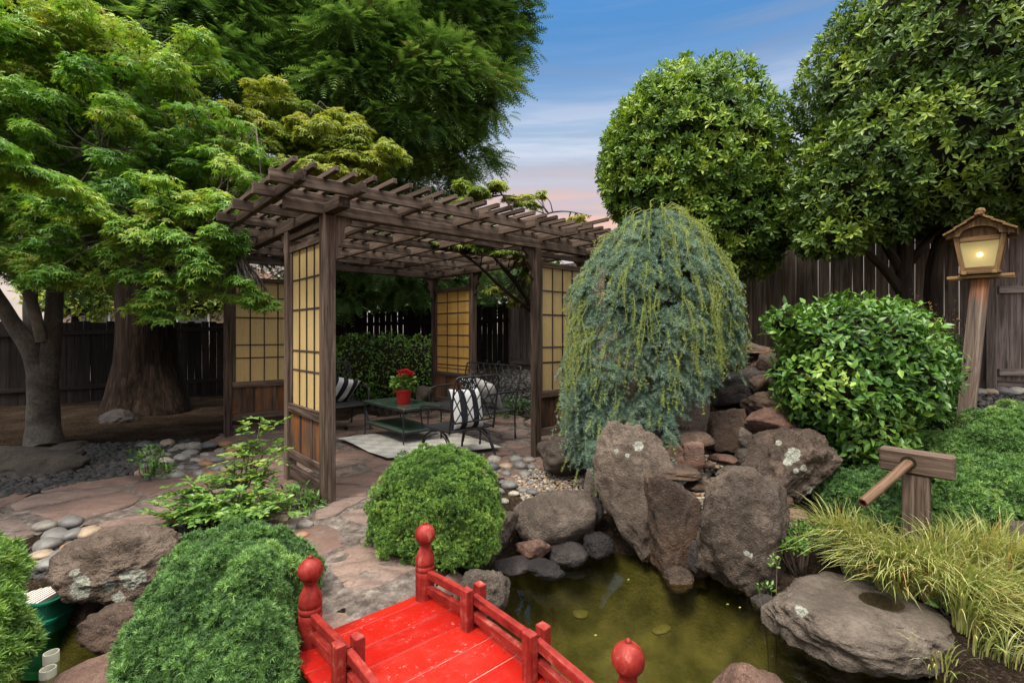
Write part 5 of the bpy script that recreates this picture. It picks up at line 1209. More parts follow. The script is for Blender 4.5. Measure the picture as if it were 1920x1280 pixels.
# light green shrub in front of the corner screen
def nandina():
    base = px(440, 965, 3.75); base[2] = ghz(base[0], base[1]); t = thing('leafy_shrub', 'light green leafy shrub with one tall shoot in front of the screen panels', 'shrub', base); lb = Leaves(); ch = []
    tips = [(490, 785, 3.9), (510, 800, 3.95), (470, 835, 3.85), (500, 870, 3.8), (440, 850, 3.85), (420, 890, 3.8), (380, 900, 3.75), (350, 905, 3.7), (310, 915, 3.65), (300, 950, 3.6), (340, 945, 3.5), (400, 930, 3.55), (450, 920, 3.55), (490, 915, 3.6), (530, 905, 3.7), (360, 970, 3.45), (420, 965, 3.4), (300, 965, 3.55), (520, 940, 3.6), (460, 955, 3.45), (465, 800, 3.9), (520, 840, 3.9), (480, 960, 3.4), (395, 965, 3.42), (535, 960, 3.6)]
    for k, (u, v, Y) in enumerate(tips):
        P = px(u, v, Y+R.uniform(-.08, .08)); mid = base*.5+P*.5+np.array([R.uniform(-.05, .05), R.uniform(-.05, .05), .05]); mid[:2] = base[:2]*.35+P[:2]*.65; ch.append(([base+rdirs(1)[0]*np.array([.06, .06, 0]), mid, P], [.009, .006, .002]))
        for j in range(13):
            s = R.uniform(.35, 1.02); c = (base*(1-s)**2+2*mid*s*(1-s)+P*s*s); ax = rdirs(1)[0]; ax[2] = abs(ax[2])*.5-.05; ax = unit(ax); ln = R.uniform(.08, .16); n = 9
            tt = np.linspace(.15, 1, n); pos = c+ax*(tt*ln)[:, None]; pos[:, 2] -= .05*tt**2*ln/.1*.4; side = unit(np.cross(ax, ZUP)); sg = np.where(np.arange(n) % 2, 1, -1)
            d = unit(ax*.7+side[None]*sg[:, None]*.8+rdirs(n)*.25); d[-1] = ax; lb.put(LEAF_OV, pos, d, np.tile(ZUP, (n, 1))+rdirs(n)*.45, R.uniform(.042, .068, n), np.clip(R.normal(.52+.12*(v < 880), .17, n), 0, 1))
    lb.build('foliage', M['nandina'], t); branches('stems', M['twig'], t, ch, 6)
nandina()

# ---- glossy camellia
def leafy_mass(name, label, cat, base, lumps, mat, seed, n, size, tpl, per=4, trunk=None, core=.78, zlo=-.9, amp=.10, rosette=False, thick=.28, gap=0., bark='bark_dark', freq=2.4, trunk_name='trunk', crown_name='crown', spread=.9, tb=.44, lightlump=.36):
    rg = np.random.default_rng(seed); t = thing(name, label, cat, base); lb = Leaves()
    vol = [r[0]*r[2]+r[0]*r[1]+r[1]*r[2] for c, r in lumps]
    for i, (c, r) in enumerate(lumps):
        c, r = np.asarray(c, float), np.asarray(r, float); k = int(n*vol[i]/sum(vol)); p, nn, dp = crown_pts(k, c, r, amp, freq, seed+i, thick, zlo, gap); keep = np.ones(len(p), bool)
        for j, (c2, r2) in enumerate(lumps):
            if j != i: keep &= (((p-np.asarray(c2))/np.asarray(r2))**2).sum(1) > .62
        p, nn, dp = p[keep], nn[keep], dp[keep]; m = len(p)
        tw = np.clip(tb+lightlump*vnoise(p*3.1+seed, seed+2)+rg.normal(0, .13, m), 0, 1); shoot = unit(nn*.9+ZUP*.5+rdirs(m)*.65)
        idx = np.repeat(np.arange(m), per); N = len(idx)
        if rosette:
            a = np.tile(np.arange(per)*2.4, m)+np.repeat(rg.uniform(0, 6.28, m), per); s0 = shoot[idx]; u0 = unit(np.cross(s0, rdirs(1)[0])); w0 = np.cross(s0, u0)
            rad = u0*np.cos(a)[:, None]+w0*np.sin(a)[:, None]; el = np.tile(np.linspace(.2, 1.1, per), m)+rg.normal(0, .15, N); d = unit(rad*spread+s0*el[:, None]); nrm = unit(s0-rad*.3)
            pos = p[idx]+rad*.004+s0*np.tile(np.linspace(0, .25, per), m)[:, None]*size
        else:
            d = unit(shoot[idx]*.5+rdirs(N)*.9+ZUP*-.05); nrm = unit(ZUP*.8+nn[idx]*.8+rdirs(N)*.5); pos = p[idx]+rdirs(N)*size*.7
        lb.put(tpl, pos, d, nrm, size*rg.uniform(.65, 1.2, N), np.clip(tw[idx]+rg.normal(0, .11, N), 0, 1))
    lb.build(crown_name, M[mat], t)
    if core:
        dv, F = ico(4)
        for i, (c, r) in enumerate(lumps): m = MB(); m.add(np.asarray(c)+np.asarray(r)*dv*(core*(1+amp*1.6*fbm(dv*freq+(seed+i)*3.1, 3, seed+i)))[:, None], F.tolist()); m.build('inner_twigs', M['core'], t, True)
    if trunk: branches(trunk_name, M[bark], t, trunk, 10, .12)
    return t
cb = np.array([2.75, 4.45, 0.]); cb[2] = ghz(*cb[:2])
leafy_mass('camellia_shrub', 'rounded glossy green camellia bush left of the leaning lantern post', 'shrub', cb,
    [(px(1605, 640, 4.35), (.66, .5, .40)), (px(1575, 720, 4.25), (.52, .45, .40)), (px(1660, 700, 4.35), (.50, .5, .46)), (px(1600, 800, 4.3), (.42, .4, .30)), (px(1478, 605, 4.3), (.17, .2, .12))], 'camellia', 51, 3000, .080, t_leaf(.24, .45, .06, .14), 4,
    [([cb, cb+np.array([.05, 0, .4]), px(1600, 700, 4.4)], [.035, .03, .015]), ([cb+np.array([.1, 0, 0]), cb+np.array([.2, 0, .4]), px(1680, 720, 4.4)], [.03, .025, .012]), ([cb+np.array([-.1, 0, 0]), cb+np.array([-.2, 0, .4]), px(1520, 720, 4.3)], [.03, .025, .012])], core=.72, amp=.10, thick=.30, trunk_name='stems', crown_name='foliage', tb=.48)
cb2 = px(1725, 760, 4.7); cb2[2] = ghz(*cb2[:2])
leafy_mass('evergreen_shrub', 'darker small leaved shrub between the camellia and the lantern post', 'shrub', cb2, [(px(1745, 690, 4.75), (.26, .3, .42)), (px(1740, 790, 4.6), (.28, .3, .30)), (px(1640, 850, 4.2), (.35, .25, .2))], 'hedge', 52, 1500, .045, LEAF_OV, 4, core=.74, amp=.15, crown_name='foliage', tb=.25)
ob = px(1760, 600, 4.95); og = ob.copy(); og[2] = ghz(*og[:2])
def twiggy():
    t = thing('orange_twig_shrub', 'sparse orange brown twiggy shrub in front of the fence by the lantern', 'shrub', og); ch = []; lb = Leaves()
    for i in range(26):
        tip = px(1755+R.uniform(-60, 60), 600+R.uniform(-45, 40), 4.95+R.uniform(-.2, .2)); mid = og*.45+tip*.55+rdirs(1)[0]*.08; ch.append(([og+rdirs(1)[0]*.03, mid, tip], [.006, .004, .0015])); n = 16
        pos = mid+(tip-mid)*R.uniform(.3, 1.1, n)[:, None]+rdirs(n)*.03; lb.put(LEAF_NAR, pos, rdirs(n), rdirs(n), R.uniform(.02, .04, n), R.uniform(0, 1, n))
    branches('stems', M['bark_dark'], t, ch, 5); lb.build('foliage', M['orange_twig'], t)
twiggy()

# ---- the two clipped round trees
tb1 = px(1330, 560, 7.0); tb1[2] = ghz(*tb1[:2])
leafy_mass('rounded_tree', 'clipped dome shaped evergreen tree standing behind the weeping cedar', 'tree', tb1,
    [(px(1298, 300, 7.0), (1.30, 1.2, 1.34)), (px(1330, 405, 7.0), (1.08, 1.1, .95)), (px(1268, 310, 7.0), (1.06, 1.1, 1.22)), (px(1385, 440, 6.9), (.62, .7, .70))], 'pitt_l', 61, 8200, .092, LEAF_OB, 8,
    [([tb1, tb1+ZUP*.8, px(1300, 300, 7)], [.10, .09, .04]), ([tb1+np.array([.1, 0, .3]), px(1380, 420, 6.9)], [.06, .03])], core=.80, rosette=True, amp=.07, thick=.20, gap=.14, tb=.52)
tb2 = px(1722, 640, 5.75); tb2[2] = ghz(*tb2[:2])
leafy_mass('rounded_tree', 'large dome shaped evergreen tree with dark forked trunks above the lantern', 'tree', tb2,
    [(px(1800, 150, 5.6), (1.68, 1.5, 1.40)), (px(1735, 300, 5.5), (1.36, 1.3, .95)), (px(1860, 300, 5.6), (1.3, 1.3, .85)), (px(1600, 380, 5.5), (.65, .7, .58)), (px(1560, 440, 5.45), (.35, .4, .28))], 'pitt', 62, 11500, .086, LEAF_OB, 8,
    [([tb2, tb2+np.array([-.05, 0, .35]), px(1700, 520, 5.7), px(1640, 430, 5.6)], [.075, .07, .06, .035]), ([tb2+np.array([.02, 0, .2]), px(1690, 540, 5.7), px(1700, 430, 5.6), px(1700, 300, 5.6)], [.10, .085, .075, .05]), ([tb2+np.array([.35, .05, 0]), px(1745, 540, 5.75), px(1760, 450, 5.7), px(1830, 380, 5.6)], [.09, .085, .07, .04]), ([px(1700, 500, 5.7), px(1740, 450, 5.65), px(1770, 420, 5.6)], [.05, .04, .03]), ([px(1690, 545, 5.7), px(1655, 500, 5.65), px(1610, 460, 5.5)], [.06, .045, .03])], core=.82, rosette=True, amp=.08, thick=.18, gap=.14, tb=.52)

# ---- hedge behind the table
hb = px(718, 745, 9.0); hb[2] = ghz(*hb[:2])
leafy_mass('clipped_hedge', 'box clipped green hedge behind the lattice chair and the flower pot', 'hedge', hb, [(px(672, 690, 9.0), (.62, .42, .66)), (px(730, 690, 9.05), (.62, .42, .66)), (px(785, 692, 9.15), (.5, .42, .64)), (px(630, 695, 9.0), (.4, .4, .62))], 'hedge', 63, 2400, .062, LEAF_OV, 4, core=.82, amp=.05, crown_name='foliage', tb=.62)
hb = px(960, 740, 8.3); hb[2] = ghz(*hb[:2])
leafy_mass('ground_shrub', 'low dark shrub on the bank behind the bench', 'shrub', hb, [(px(965, 765, 7.6), (.35, .25, .16)), (px(930, 770, 7.9), (.25, .2, .12))], 'hedge', 64, 200, .07, LEAF_NAR, 4, core=0, amp=.2, crown_name='foliage', tb=.2)

# ---- weeping blue cedar
def cedar():
    c0 = px(1232, 700, 4.62); base = np.array([c0[0], c0[1]+.02, ghz(c0[0], c0[1])]); top = px(1235, 395, 4.62); t = thing('weeping_cedar', 'weeping blue green cedar with lime tipped strands cascading over the boulders', 'tree', base)
    zt = top[2]
    def envelope(ph, z):     # outer radius of the curtain at a height
        f = (zt-z)/(zt-.35); r = .88*np.clip(f*3.0, 0, 1)**.55
        left = np.clip(-np.cos(ph), 0, 1); return r*(.90+.16*left*np.clip(f*1.3, 0, 1)-.13*np.clip(np.cos(ph), 0, 1)+.05*np.sin(3*ph+1.2)+.045*np.sin(5*ph+.4+z*1.5)+.035*np.sin(9*ph+2.+z*2.5))
    lb = Leaves(); ly = Leaves(); ch = []
    def strand(ph, z0, z1, rin, yel, out=0., step=.021, ws=.032):
        # leaves the crown, arches out to the envelope and hangs down
        n1 = 8; za = z0; r1 = envelope(ph, z0-.12)*rin+out; a = np.linspace(0, 1, n1); r0 = r1*.35
        up = .05+.05*R.uniform(); P = [(r0+(r1-r0)*s, za+up*math.sin(s*2.2)-.10*s*s) for s in a]; z = P[-1][1]; r = P[-1][0]
        while z > z1:
            z -= .05; rt = envelope(ph, z)*rin+out; r += (rt-r)*.30; P.append((r, z))
        P = np.array(P); dph = np.cumsum(R.normal(0, .018, len(P))); X = base[0]+P[:, 0]*np.cos(ph+dph); Y = base[1]+P[:, 0]*np.sin(ph+dph)*.82; Q = np.stack([X, Y, P[:, 1]], 1)
        ln = np.r_[0, np.cumsum(np.linalg.norm(np.diff(Q, axis=0), axis=1))]; k = max(3, int(ln[-1]/step)); ss = np.linspace(ln[-1]*.22, ln[-1], k); W = np.stack([np.interp(ss, ln, Q[:, j]) for j in range(3)], 1)+R.normal(0, .006, (k, 3))
        T = unit(np.gradient(W, axis=0)); o = unit(np.stack([np.cos(ph)*np.ones(k), np.sin(ph)*np.ones(k), np.zeros(k)], 1)); d = unit(o*.75+ZUP*.15+T*.25+rdirs(k)*.35); fr = ss/ln[-1]
        tb = np.clip(R.normal(.45, .16)+R.normal(0, .13, k), 0, 1); j = R.integers(0, 3)
        (ly if yel else lb).put(WHORL[j], W, d, rdirs(k), ws*R.uniform(.75, 1.25, k)*(1-.25*fr), tb)
        if yel: ch.append((Q[::3] if len(Q) > 8 else Q, None))
        # short side twigs
        for q in R.choice(k, min(k, (2 if yel else 4)+k//(30 if yel else 14)), replace=False):
            m = R.integers(2, 4) if yel else R.integers(3, 7); sd = unit(np.cross(o[q], ZUP)*R.choice([-1, 1])+o[q]*.5+T[q]*.8+rdirs(1)[0]*.3); pos = W[q]+sd*np.linspace(.015, .022*m, m)[:, None]; pos[:, 2] -= np.linspace(0, .02, m)
            (ly if (yel or R.uniform() < .10) else lb).put(WHORL[j], pos, unit(o[q]*.6+sd*.3+rdirs(m)*.5), rdirs(m), ws*R.uniform(.7, 1.05, m), np.clip(R.normal(.5, .18, m), 0, 1))
    def zend(ph):    # the hem hangs lower on the left, higher over the fall stones
        x = math.cos(ph); return float(np.interp(x, [-1, -.6, -.3, -.05, .12, .4, .7, 1], [.25, .30, .58, .66, .95, 1.02, 1.15, 1.2]))+R.uniform(-.06, .26)
    def spray(p0, o, L, dz, tb, drop=1.):
        k = max(5, int(L/.021)); u = np.linspace(0, 1, k)[:, None]; side = np.cross(o, ZUP); bend = R.normal(0, .25)
        W = p0+(o+side*bend)*(L*.55*u)+ZUP*(.03*u-dz*u**1.6*drop); T = unit(np.gradient(W, axis=0)); j = R.integers(0, 3)
        lb.put(WHORL[j], W, unit(T*.3+ZUP*.45+o*.7+rdirs(k)*.3), rdirs(k), .040*R.uniform(.8, 1.2, k), np.clip(R.normal(tb, .10, k)+.25*u[:, 0]-.08, 0, 1))
        for q in range(1, k-1, 2):
            m = R.integers(3, 6); sd = unit(side*R.choice([-1, 1])*1.0+T[q]*.9+rdirs(1)[0]*.25); pos = W[q]+sd*np.linspace(.014, .018*m, m)[:, None]; pos[:, 2] -= np.linspace(0, .015, m)
            lb.put(WHORL[j], pos, unit(ZUP*.4+o*.5+sd*.3+rdirs(m)*.4), rdirs(m), .036*R.uniform(.75, 1.15, m), np.clip(R.normal(tb+.05, .11, m), 0, 1))
        if R.uniform() < .2: n_ = R.integers(3, 8); E = W[-1]+T[-1]*np.linspace(.01, .016*n_, n_)[:, None]; E[:, 2] -= np.linspace(0, .03, n_); ly.put(WHORL[j], np.concatenate([W[-3:], E]), unit(rdirs(n_+3)*.5+o*.7+ZUP*.2), rdirs(n_+3), .027, np.clip(R.normal(.5, .2, n_+3), 0, 1))
        return W[-1]
    for i in range(1500):
        ph = R.uniform(-math.pi, math.pi)
        if math.sin(ph) > .3 and R.uniform() < .7: ph = -ph
        f = R.uniform()**.85; z = zt-.02-(zt-max(.30, zend(ph)-.05))*f; o = np.array([math.cos(ph), math.sin(ph), 0.])
        nzv = float(vnoise(np.array([[ph*2.6, z*3.4, 1.7]]), 3)[0])
        r = envelope(ph, z-.05)*(.90+.13*nzv+.08*R.uniform()); p0 = np.array([base[0]+o[0]*r, base[1]+o[1]*r*.82, z]); spray(p0-o*.05, o, R.uniform(.10, .20), R.uniform(.06, .20), .44+.22*nzv+R.normal(0, .09))
    for i in range(230):
        ph = R.uniform(-math.pi, .5)
        if R.uniform() < .4: ph = R.uniform(-1.1, .3)
        z0 = zt+.02-(zt-.75)*R.uniform(0, 1)*.8; strand(ph, z0, max(z0-R.uniform(.25, .75), zend(ph)-.05), R.uniform(.98, 1.06), True, R.uniform(0, .05), .016, .019)
    # lower left skirt lying over the shaded boulder
    b2 = px(1105, 790, 4.45)
    for i in range(75):
        a = R.uniform(0, 6.28); r = R.uniform(.05, .2); p0 = b2+np.array([R.uniform(-.14, .14), R.uniform(-.15, .12), R.uniform(-.06, .42)]); k = R.integers(7, 16); s = np.linspace(0, 1, k)[:, None]; d = np.array([math.cos(a)-.3, math.sin(a)-.5, 0])
        W = p0+d*s*r+ZUP*(.04*s-.22*s*s); lb.put(WHORL[i % 3], W, unit(d*.6+rdirs(k)*.6+ZUP*.3), rdirs(k), .032*R.uniform(.75, 1.2, k), np.clip(R.normal(.45, .18, k), 0, 1))
        if i % 4 == 0: ly.put(WHORL[0], W[-3:]-ZUP*.03, unit(d+rdirs(3)*.6), rdirs(3), .022, .5)
    lb.build('foliage', M['cedar'], t); ly.build('young_shoots', M['cedar_y'], t)
    m = MB(); m.tube([base-ZUP*.1, base+np.array([-.08, 0, .5]), base+np.array([.02, .03, 1.2]), top-ZUP*.15], [.085, .075, .06, .03], 10, wob=.15); m.tube([base+np.array([-.25, -.1, -.05]), base+np.array([-.22, -.05, .5]), base+np.array([-.1, .0, 1.0])], [.05, .045, .03], 8, wob=.15); m.build('trunk', M['bark_maple'], t, True)
    m = MB(); dv, F = ico(4); m.add(np.array([base[0], base[1]+.05,   .42*zt+.80])+dv*np.array([.48, .40, .60])*(1+.12*fbm(dv*2, 3, 4))[:, None], F.tolist()); m.build('inner_twigs', M['core'], t, True)
    m = MB()
    for Q, _ in ch: m.tube(Q, np.linspace(.004, .0015, len(Q)), 5, cap=False)
    m.build('strands', M['lime_stem'], t, True)
cedar()

# ---- japanese maples
def maple(name, label, base, pads, mat, seed, n, limbs, size=.062, bark='bark_maple', tpl=(STAR7, STAR5), droop=.45, twigs=True, sub=12, tb=.48):
    rg = np.random.default_rng(seed); t = thing(name, label, 'tree', base); lb = Leaves(); tot = sum(p[3]*p[4]*(p[2]**0) for p in pads); ch = list(limbs)
    L_end = np.concatenate([np.stack([np.interp(np.linspace(0, len(l[0])-1, 16), range(len(l[0])), np.array(l[0])[:, q]) for q in range(3)], 1)[3:] for l in limbs])
    for u, v, Y, su, sv, *ex in pads:
        k = int(n*su*sv/tot); c = px(u, v, Y); rx, rz = su/FPX*Y, sv/FPX*Y; ry = ex[0] if ex else rx*.7; tt = ex[1] if len(ex) > 1 else 0.
        for s in range(sub):      # flat layered sprays
            o = rdirs(1)[0]*np.array([rx, ry, rz])*rg.uniform(.2, 1.05); kk = k//sub; a = rg.uniform(0, 6.28, kk); r = np.sqrt(rg.uniform(0, 1, kk)); R1 = rg.uniform(.24, .46); out = np.stack([np.cos(a), np.sin(a), np.zeros(kk)], 1)
            p = c+o+np.stack([r*np.cos(a)*rx*R1, r*np.sin(a)*max(ry, .12)*R1, rg.normal(0, .18, kk)*rz*.55-.30*r*r*rz], 1)
            d = unit(out*.7+rdirs(kk)*.45-ZUP*rg.uniform(droop*.5, droop*1.7, kk)[:, None]); nrm = unit(ZUP*.9+out*.35+rdirs(kk)*.38); ti = np.clip(tb+tt+rg.normal(0, .10)+rg.normal(0, .13, kk)+.22*vnoise(p*2.2, seed), 0, 1)
            h = kk//2; sz = size*rg.uniform(.65, 1.25, kk); lb.put(tpl[0], p[:h], d[:h], nrm[:h], sz[:h], ti[:h]); lb.put(tpl[1], p[h:], d[h:], nrm[h:], sz[h:], ti[h:])
            if twigs:
                q_ = np.linalg.norm(L_end-(c+o), axis=1)+rg.uniform(0, .25, len(L_end)); e = L_end[int(np.argmin(q_))]; m1 = (c+o)*.55+e*.45+rdirs(1)[0]*.10-ZUP*.05; 
                if np.linalg.norm(e-c-o) < 1.05: ch.append(([e, m1, c+o-ZUP*.02], [.011, .007, .003]))
                for z in range(2): q = c+o+np.array([math.cos(z*2.1)*rx*R1, math.sin(z*2.1)*ry*R1, -.1*rz]); ch.append(([c+o, (c+o+q)/2+ZUP*.02, q], [.004, .003, .0015]))
    lb.build('crown', M[mat], t); branches('trunk', M[bark], t, ch, 8, .06); return t
mb_ = gz(84, 836, 0.); mb_[2] = -.02
tr = lambda *pts: [px(*p) for p in pts]
limbs = [([mb_-ZUP*.05, *tr((82, 800, 6.12), (82, 750, 6.1), (80, 710, 6.1), (76, 670, 6.1))], [.215, .165, .150, .150, .10]),
    (tr((80, 740, 6.1), (62, 660, 6.05), (20, 600, 6.0), (-30, 520, 5.8), (-60, 420, 5.6)), [.125, .10, .085, .075, .05]),
    (tr((84, 745, 6.1), (98, 640, 6.1), (102, 560, 6.1), (110, 470, 6.0), (140, 400, 5.9), (200, 345, 5.8)), [.12, .095, .085, .07, .05, .03]),
    (tr((76, 720, 6.1), (55, 590, 6.3), (60, 520, 6.4), (40, 420, 6.5), (60, 320, 6.6)), [.09, .075, .065, .05, .03]),
    (tr((78, 640, 6.0), (60, 560, 5.9), (20, 500, 5.8)), [.06, .055, .04]),
    (tr((110, 470, 6.0), (180, 430, 5.7), (280, 420, 5.4), (380, 430, 5.2), (450, 480, 5.1)), [.055, .045, .035, .022, .008]),
    (tr((140, 400, 5.9), (260, 300, 5.9), (360, 260, 6.0), (480, 240, 6.1)), [.045, .035, .025, .012]),
    (tr((40, 420, 6.5), (120, 290, 6.2), (200, 200, 6.0), (260, 120, 6.0)), [.05, .035, .02, .008]),
    (tr((-10, 560, 5.95), (-150, 420, 5.2), (-330, 260, 4.4), (-520, 150, 3.5), (-760, 110, 2.95), (-950, 160, 2.6)), [.08, .07, .06, .05, .035, .02]),  # limb added to carry the unseen shade pads on the left
    (tr((20, 400, 5.8), (80, 330, 5.6), (150, 290, 5.5), (200, 280, 5.4)), [.04, .03, .02, .01])]
pads = [(60, 400, 5.2, 100, 60), (60, 470, 5.0, 100, 50), (190, 400, 5.1, 90, 60, .6, -.02), (150, 500, 5.0, 100, 55), (260, 450, 4.9, 95, 60), (330, 400, 5.0, 80, 50, .5, .08), (360, 470, 4.85, 80, 55), (290, 540, 4.85, 75, 45), (300, 585, 4.85, 40, 22), (410, 520, 4.9, 60, 42), (465, 555, 5.0, 55, 24), (400, 400, 5.0, 55, 45, .4, .1), (430, 455, 5.0, 40, 40), (40, 330, 5.4, 80, 35, .6, -.08), (330, 360, 5.1, 60, 30, .5, .12), (500, 572, 5.05, 26, 14),
    (80, 100, 5.6, 120, 55, .8, .02), (60, 180, 5.5, 110, 60, .8, 0), (200, 190, 5.6, 110, 60, .8, -.05), (230, 80, 5.8, 110, 60, .8, .1), (130, 260, 5.5, 90, 40, .7, -.1), (300, 240, 5.6, 100, 45, .7, -.02), (320, 150, 5.8, 70, 50, .7, .02), (400, 290, 5.7, 90, 40, .7, 0), (250, 320, 5.4, 60, 22, .5, -.15), (30, 60, 5.6, 90, 60, .8, .08), (120, 30, 5.8, 120, 40, .8, .08), (460, 330, 5.6, 55, 30, .5, .05), (420, 235, 5.9, 60, 25, .6, -.05), (-60, 280, 5.4, 80, 120, .8, -.05), (-60, 440, 5.2, 70, 100, .8, 0), (100, 350, 5.6, 90, 45, .7, -.15), (230, 370, 5.6, 80, 40, .6, -.15), (320, 310, 5.9, 80, 40, .6, -.12), (170, 130, 5.9, 110, 60, .8, -.02), (390, 90, 6.2, 50, 50, .6, 0), (-220, 100, 5.0, 150, 150, 1., 0), (-260, 330, 4.8, 130, 120, 1., 0), (-330, -60, 4.6, 160, 120, 1.2, 0), (-750, 90, 2.9, 340, 60, .9, 0), (-520, 60, 3.3, 240, 55, .9, 0), (-950, 150, 2.6, 300, 60, .9, 0), (-450, -40, 3.9, 200, 60, .9, 0), (-260, 290, 3.3, 200, 50, .8, 0), (-20, 300, 3.7, 130, 42, .7, 0)]  # pads beyond the left edge of view are added to shade the side path
maple('japanese_maple', 'large japanese maple with pale forked trunk and layered green star leaves', mb_, pads, 'maple', 71, 80000, limbs, .068, tb=.55)
# yellow green maple whose canopy rises behind the pergola roof
b2 = np.array([-3.4, 8.9, ghz(-3.4, 8.9)])
limbs2 = [([b2, b2+np.array([.1, 0, 1.3]), px(540, 330, 8.0)], [.10, .085, .05]), (tr((560, 400, 8.2), (500, 290, 7.6), (420, 230, 7.4)), [.06, .04, .015]), (tr((560, 390, 8.2), (620, 300, 7.6), (700, 280, 7.4)), [.055, .035, .012]), (tr((540, 340, 8.0), (560, 250, 7.6), (600, 190, 7.6)), [.045, .03, .01])]
pads2 = [(480, 220, 7.2, 80, 40), (560, 250, 7.1, 85, 45), (640, 270, 7.1, 80, 45), (700, 300, 7.2, 60, 35, .5, .06), (450, 280, 7.1, 70, 35, .6, -.05), (540, 310, 7.0, 80, 30, .6, -.05), (620, 320, 7.0, 70, 22, .6, .02), (400, 210, 7.3, 60, 32, .6, -.12), (520, 180, 7.4, 60, 25, .6, .02), (720, 275, 7.3, 38, 25, .5, .12), (370, 340, 6.6, 60, 40, .5, -.1), (500, 350, 6.9, 50, 22, .5, -.1), (430, 350, 6.6, 45, 35, .5, -.15), (640, 225, 7.4, 50, 22, .5, .02)]
maple('japanese_maple', 'yellow green japanese maple whose crown spreads above the left half of the pergola roof', b2, pads2, 'maple_y', 72, 19000, limbs2, .080, tb=.48)
# thin maple to the right of the pergola, a branch reaching inside
b3 = np.array([1.35, 7.6, ghz(1.35, 7.6)])
limbs3 = [([b3, *tr((1010, 590, 7.4), (960, 520, 7.0), (900, 450, 6.8), (860, 400, 6.8))], [.05, .04, .032, .02, .008]), (tr((1005, 590, 7.4), (940, 540, 6.8), (890, 490, 6.5), (830, 455, 6.2)), [.03, .024, .016, .006]), (tr((980, 550, 7.2), (985, 460, 7.4), (960, 390, 7.6), (930, 350, 7.8)), [.03, .025, .018, .008]), (tr((985, 460, 7.4), (1020, 400, 7.6), (1060, 395, 7.7), (1110, 405, 7.8)), [.02, .014, .009, .004])]
pads3 = [(895, 357, 7.7, 50, 24, .4, .05), (935, 350, 7.8, 42, 20, .4, .1), (985, 372, 7.8, 42, 12, .3, .15), (870, 385, 7.6, 40, 15), (850, 455, 6.3, 40, 9, .25, 0), (905, 458, 6.4, 52, 11, .3, -.05), (960, 475, 6.8, 38, 14, .3, -.1), (985, 500, 7.0, 25, 28, .3, -.05), (930, 545, 7.2, 30, 8, .2, .1), (1085, 405, 7.7, 36, 9, .3, .2), (965, 560, 7.2, 18, 14, .2, 0), (1010, 365, 7.9, 22, 7, .2, .2)]
maple('japanese_maple', 'slender young maple reaching through the right side of the pergola', b3, pads3, 'maple_y', 73, 3600, limbs3, .075, 'bark_dark', tb=.40, sub=5)

# ---- redwoods
def redwood(name, label, base, trunk, blobs, seed, n, size):
    rg = np.random.default_rng(seed); t = thing(name, label, 'tree', base); lb = Leaves(); tot = sum(b[3]*b[4] for b in blobs); ch = []
    for u, v, Y, su, sv, *ex in blobs:
        c = px(u, v, Y); r = np.array([su/FPX*Y, ex[0] if ex else su/FPX*Y*.8, sv/FPX*Y]); k = int(n*su*sv/tot); nb = max(5, k//55)
        bd = rdirs(nb); bd[:, 1] -= .25; bd = unit(bd); bp_ = c+r*bd*(rg.uniform(.55, 1.05, nb)*(1+.16*vnoise(bd*2.5+seed, seed)))[:, None]
        idx = rg.integers(0, nb, k); out = unit(bp_[idx]-c+np.array([0, 0, .01])); bl = .34*size/.22; off = rdirs(k)*np.array([1, 1, .38])*rg.uniform(0, bl, k)[:, None]; p = bp_[idx]+off; p[:, 2] -= .35*np.linalg.norm(off[:, :2], axis=1)
        d = unit(off*2.2/bl+out*.7+rdirs(k)*.35-ZUP*.28); ti = np.clip(.45+.25*vnoise(p*1.7, seed+1)+(.24*rg.normal(size=nb))[idx]+rg.normal(0, .10, k), 0, .97); h = rg.integers(0, 2, k)
        for j in (0, 1): lb.put(FROND[j], p[h == j], d[h == j], unit(ZUP+rdirs((h == j).sum())*.55), size*rg.uniform(.65, 1.3, (h == j).sum()), ti[h == j])
        for q in range(0, nb, 4): ch.append(([c*.75+np.array([trunk[0][0][0][0], trunk[0][0][0][1], c[2]])*.25, c*.4+bp_[q]*.6+ZUP*.1, bp_[q]], [.03, .018, .006]))
    lb.build('crown', M['redwood'], t); branches('limbs', M['bark_dark'], t, ch, 5)
    m = MB()
    for P, r in trunk:
        P = np.array(P); s = np.linspace(0, 1, 26); Q = np.stack([np.interp(s, np.linspace(0, 1, len(P)), P[:, j]) for j in range(3)], 1); m.tube(Q, np.interp(s, np.linspace(0, 1, len(P)), r), 40, wob=.22)
    m.build('trunk', M['bark_red'], t, True)
    return t
rb = np.array([-6.55, 8.6, .0])
redwood('redwood_tree', 'huge redwood with broad fluted trunk behind the japanese maple', rb, [([rb-ZUP*.1, rb+ZUP*.35, rb+ZUP*.9, rb+ZUP*2.2, rb+ZUP*5, rb+ZUP*9], [.78, .62, .50, .44, .38, .25])],
    [(330, 60, 8.2, 140, 90), (230, 120, 8.6, 150, 110), (100, 260, 8.6, 140, 70), (420, 150, 8.2, 120, 70), (300, 330, 8.9, 120, 60), (380, 420, 9.2, 90, 60), (-60, 120, 8.5, 150, 150), (150, -40, 8.5, 200, 90), (120, 420, 9.4, 120, 70), (520, 60, 8.6, 90, 70), (-40, 330, 8.8, 120, 80), (460, 480, 9.6, 80, 45), (180, 500, 9.3, 100, 45), (380, 520, 9.4, 60, 40), (300, 250, 8.4, 130, 80), (200, 20, 8.2, 150, 80), (430, 40, 8.3, 100, 70), (-190, -60, 8., 150, 150)], 81, 46000, .29)
rb2 = px(655, 700, 10.6); rb2[2] = .05
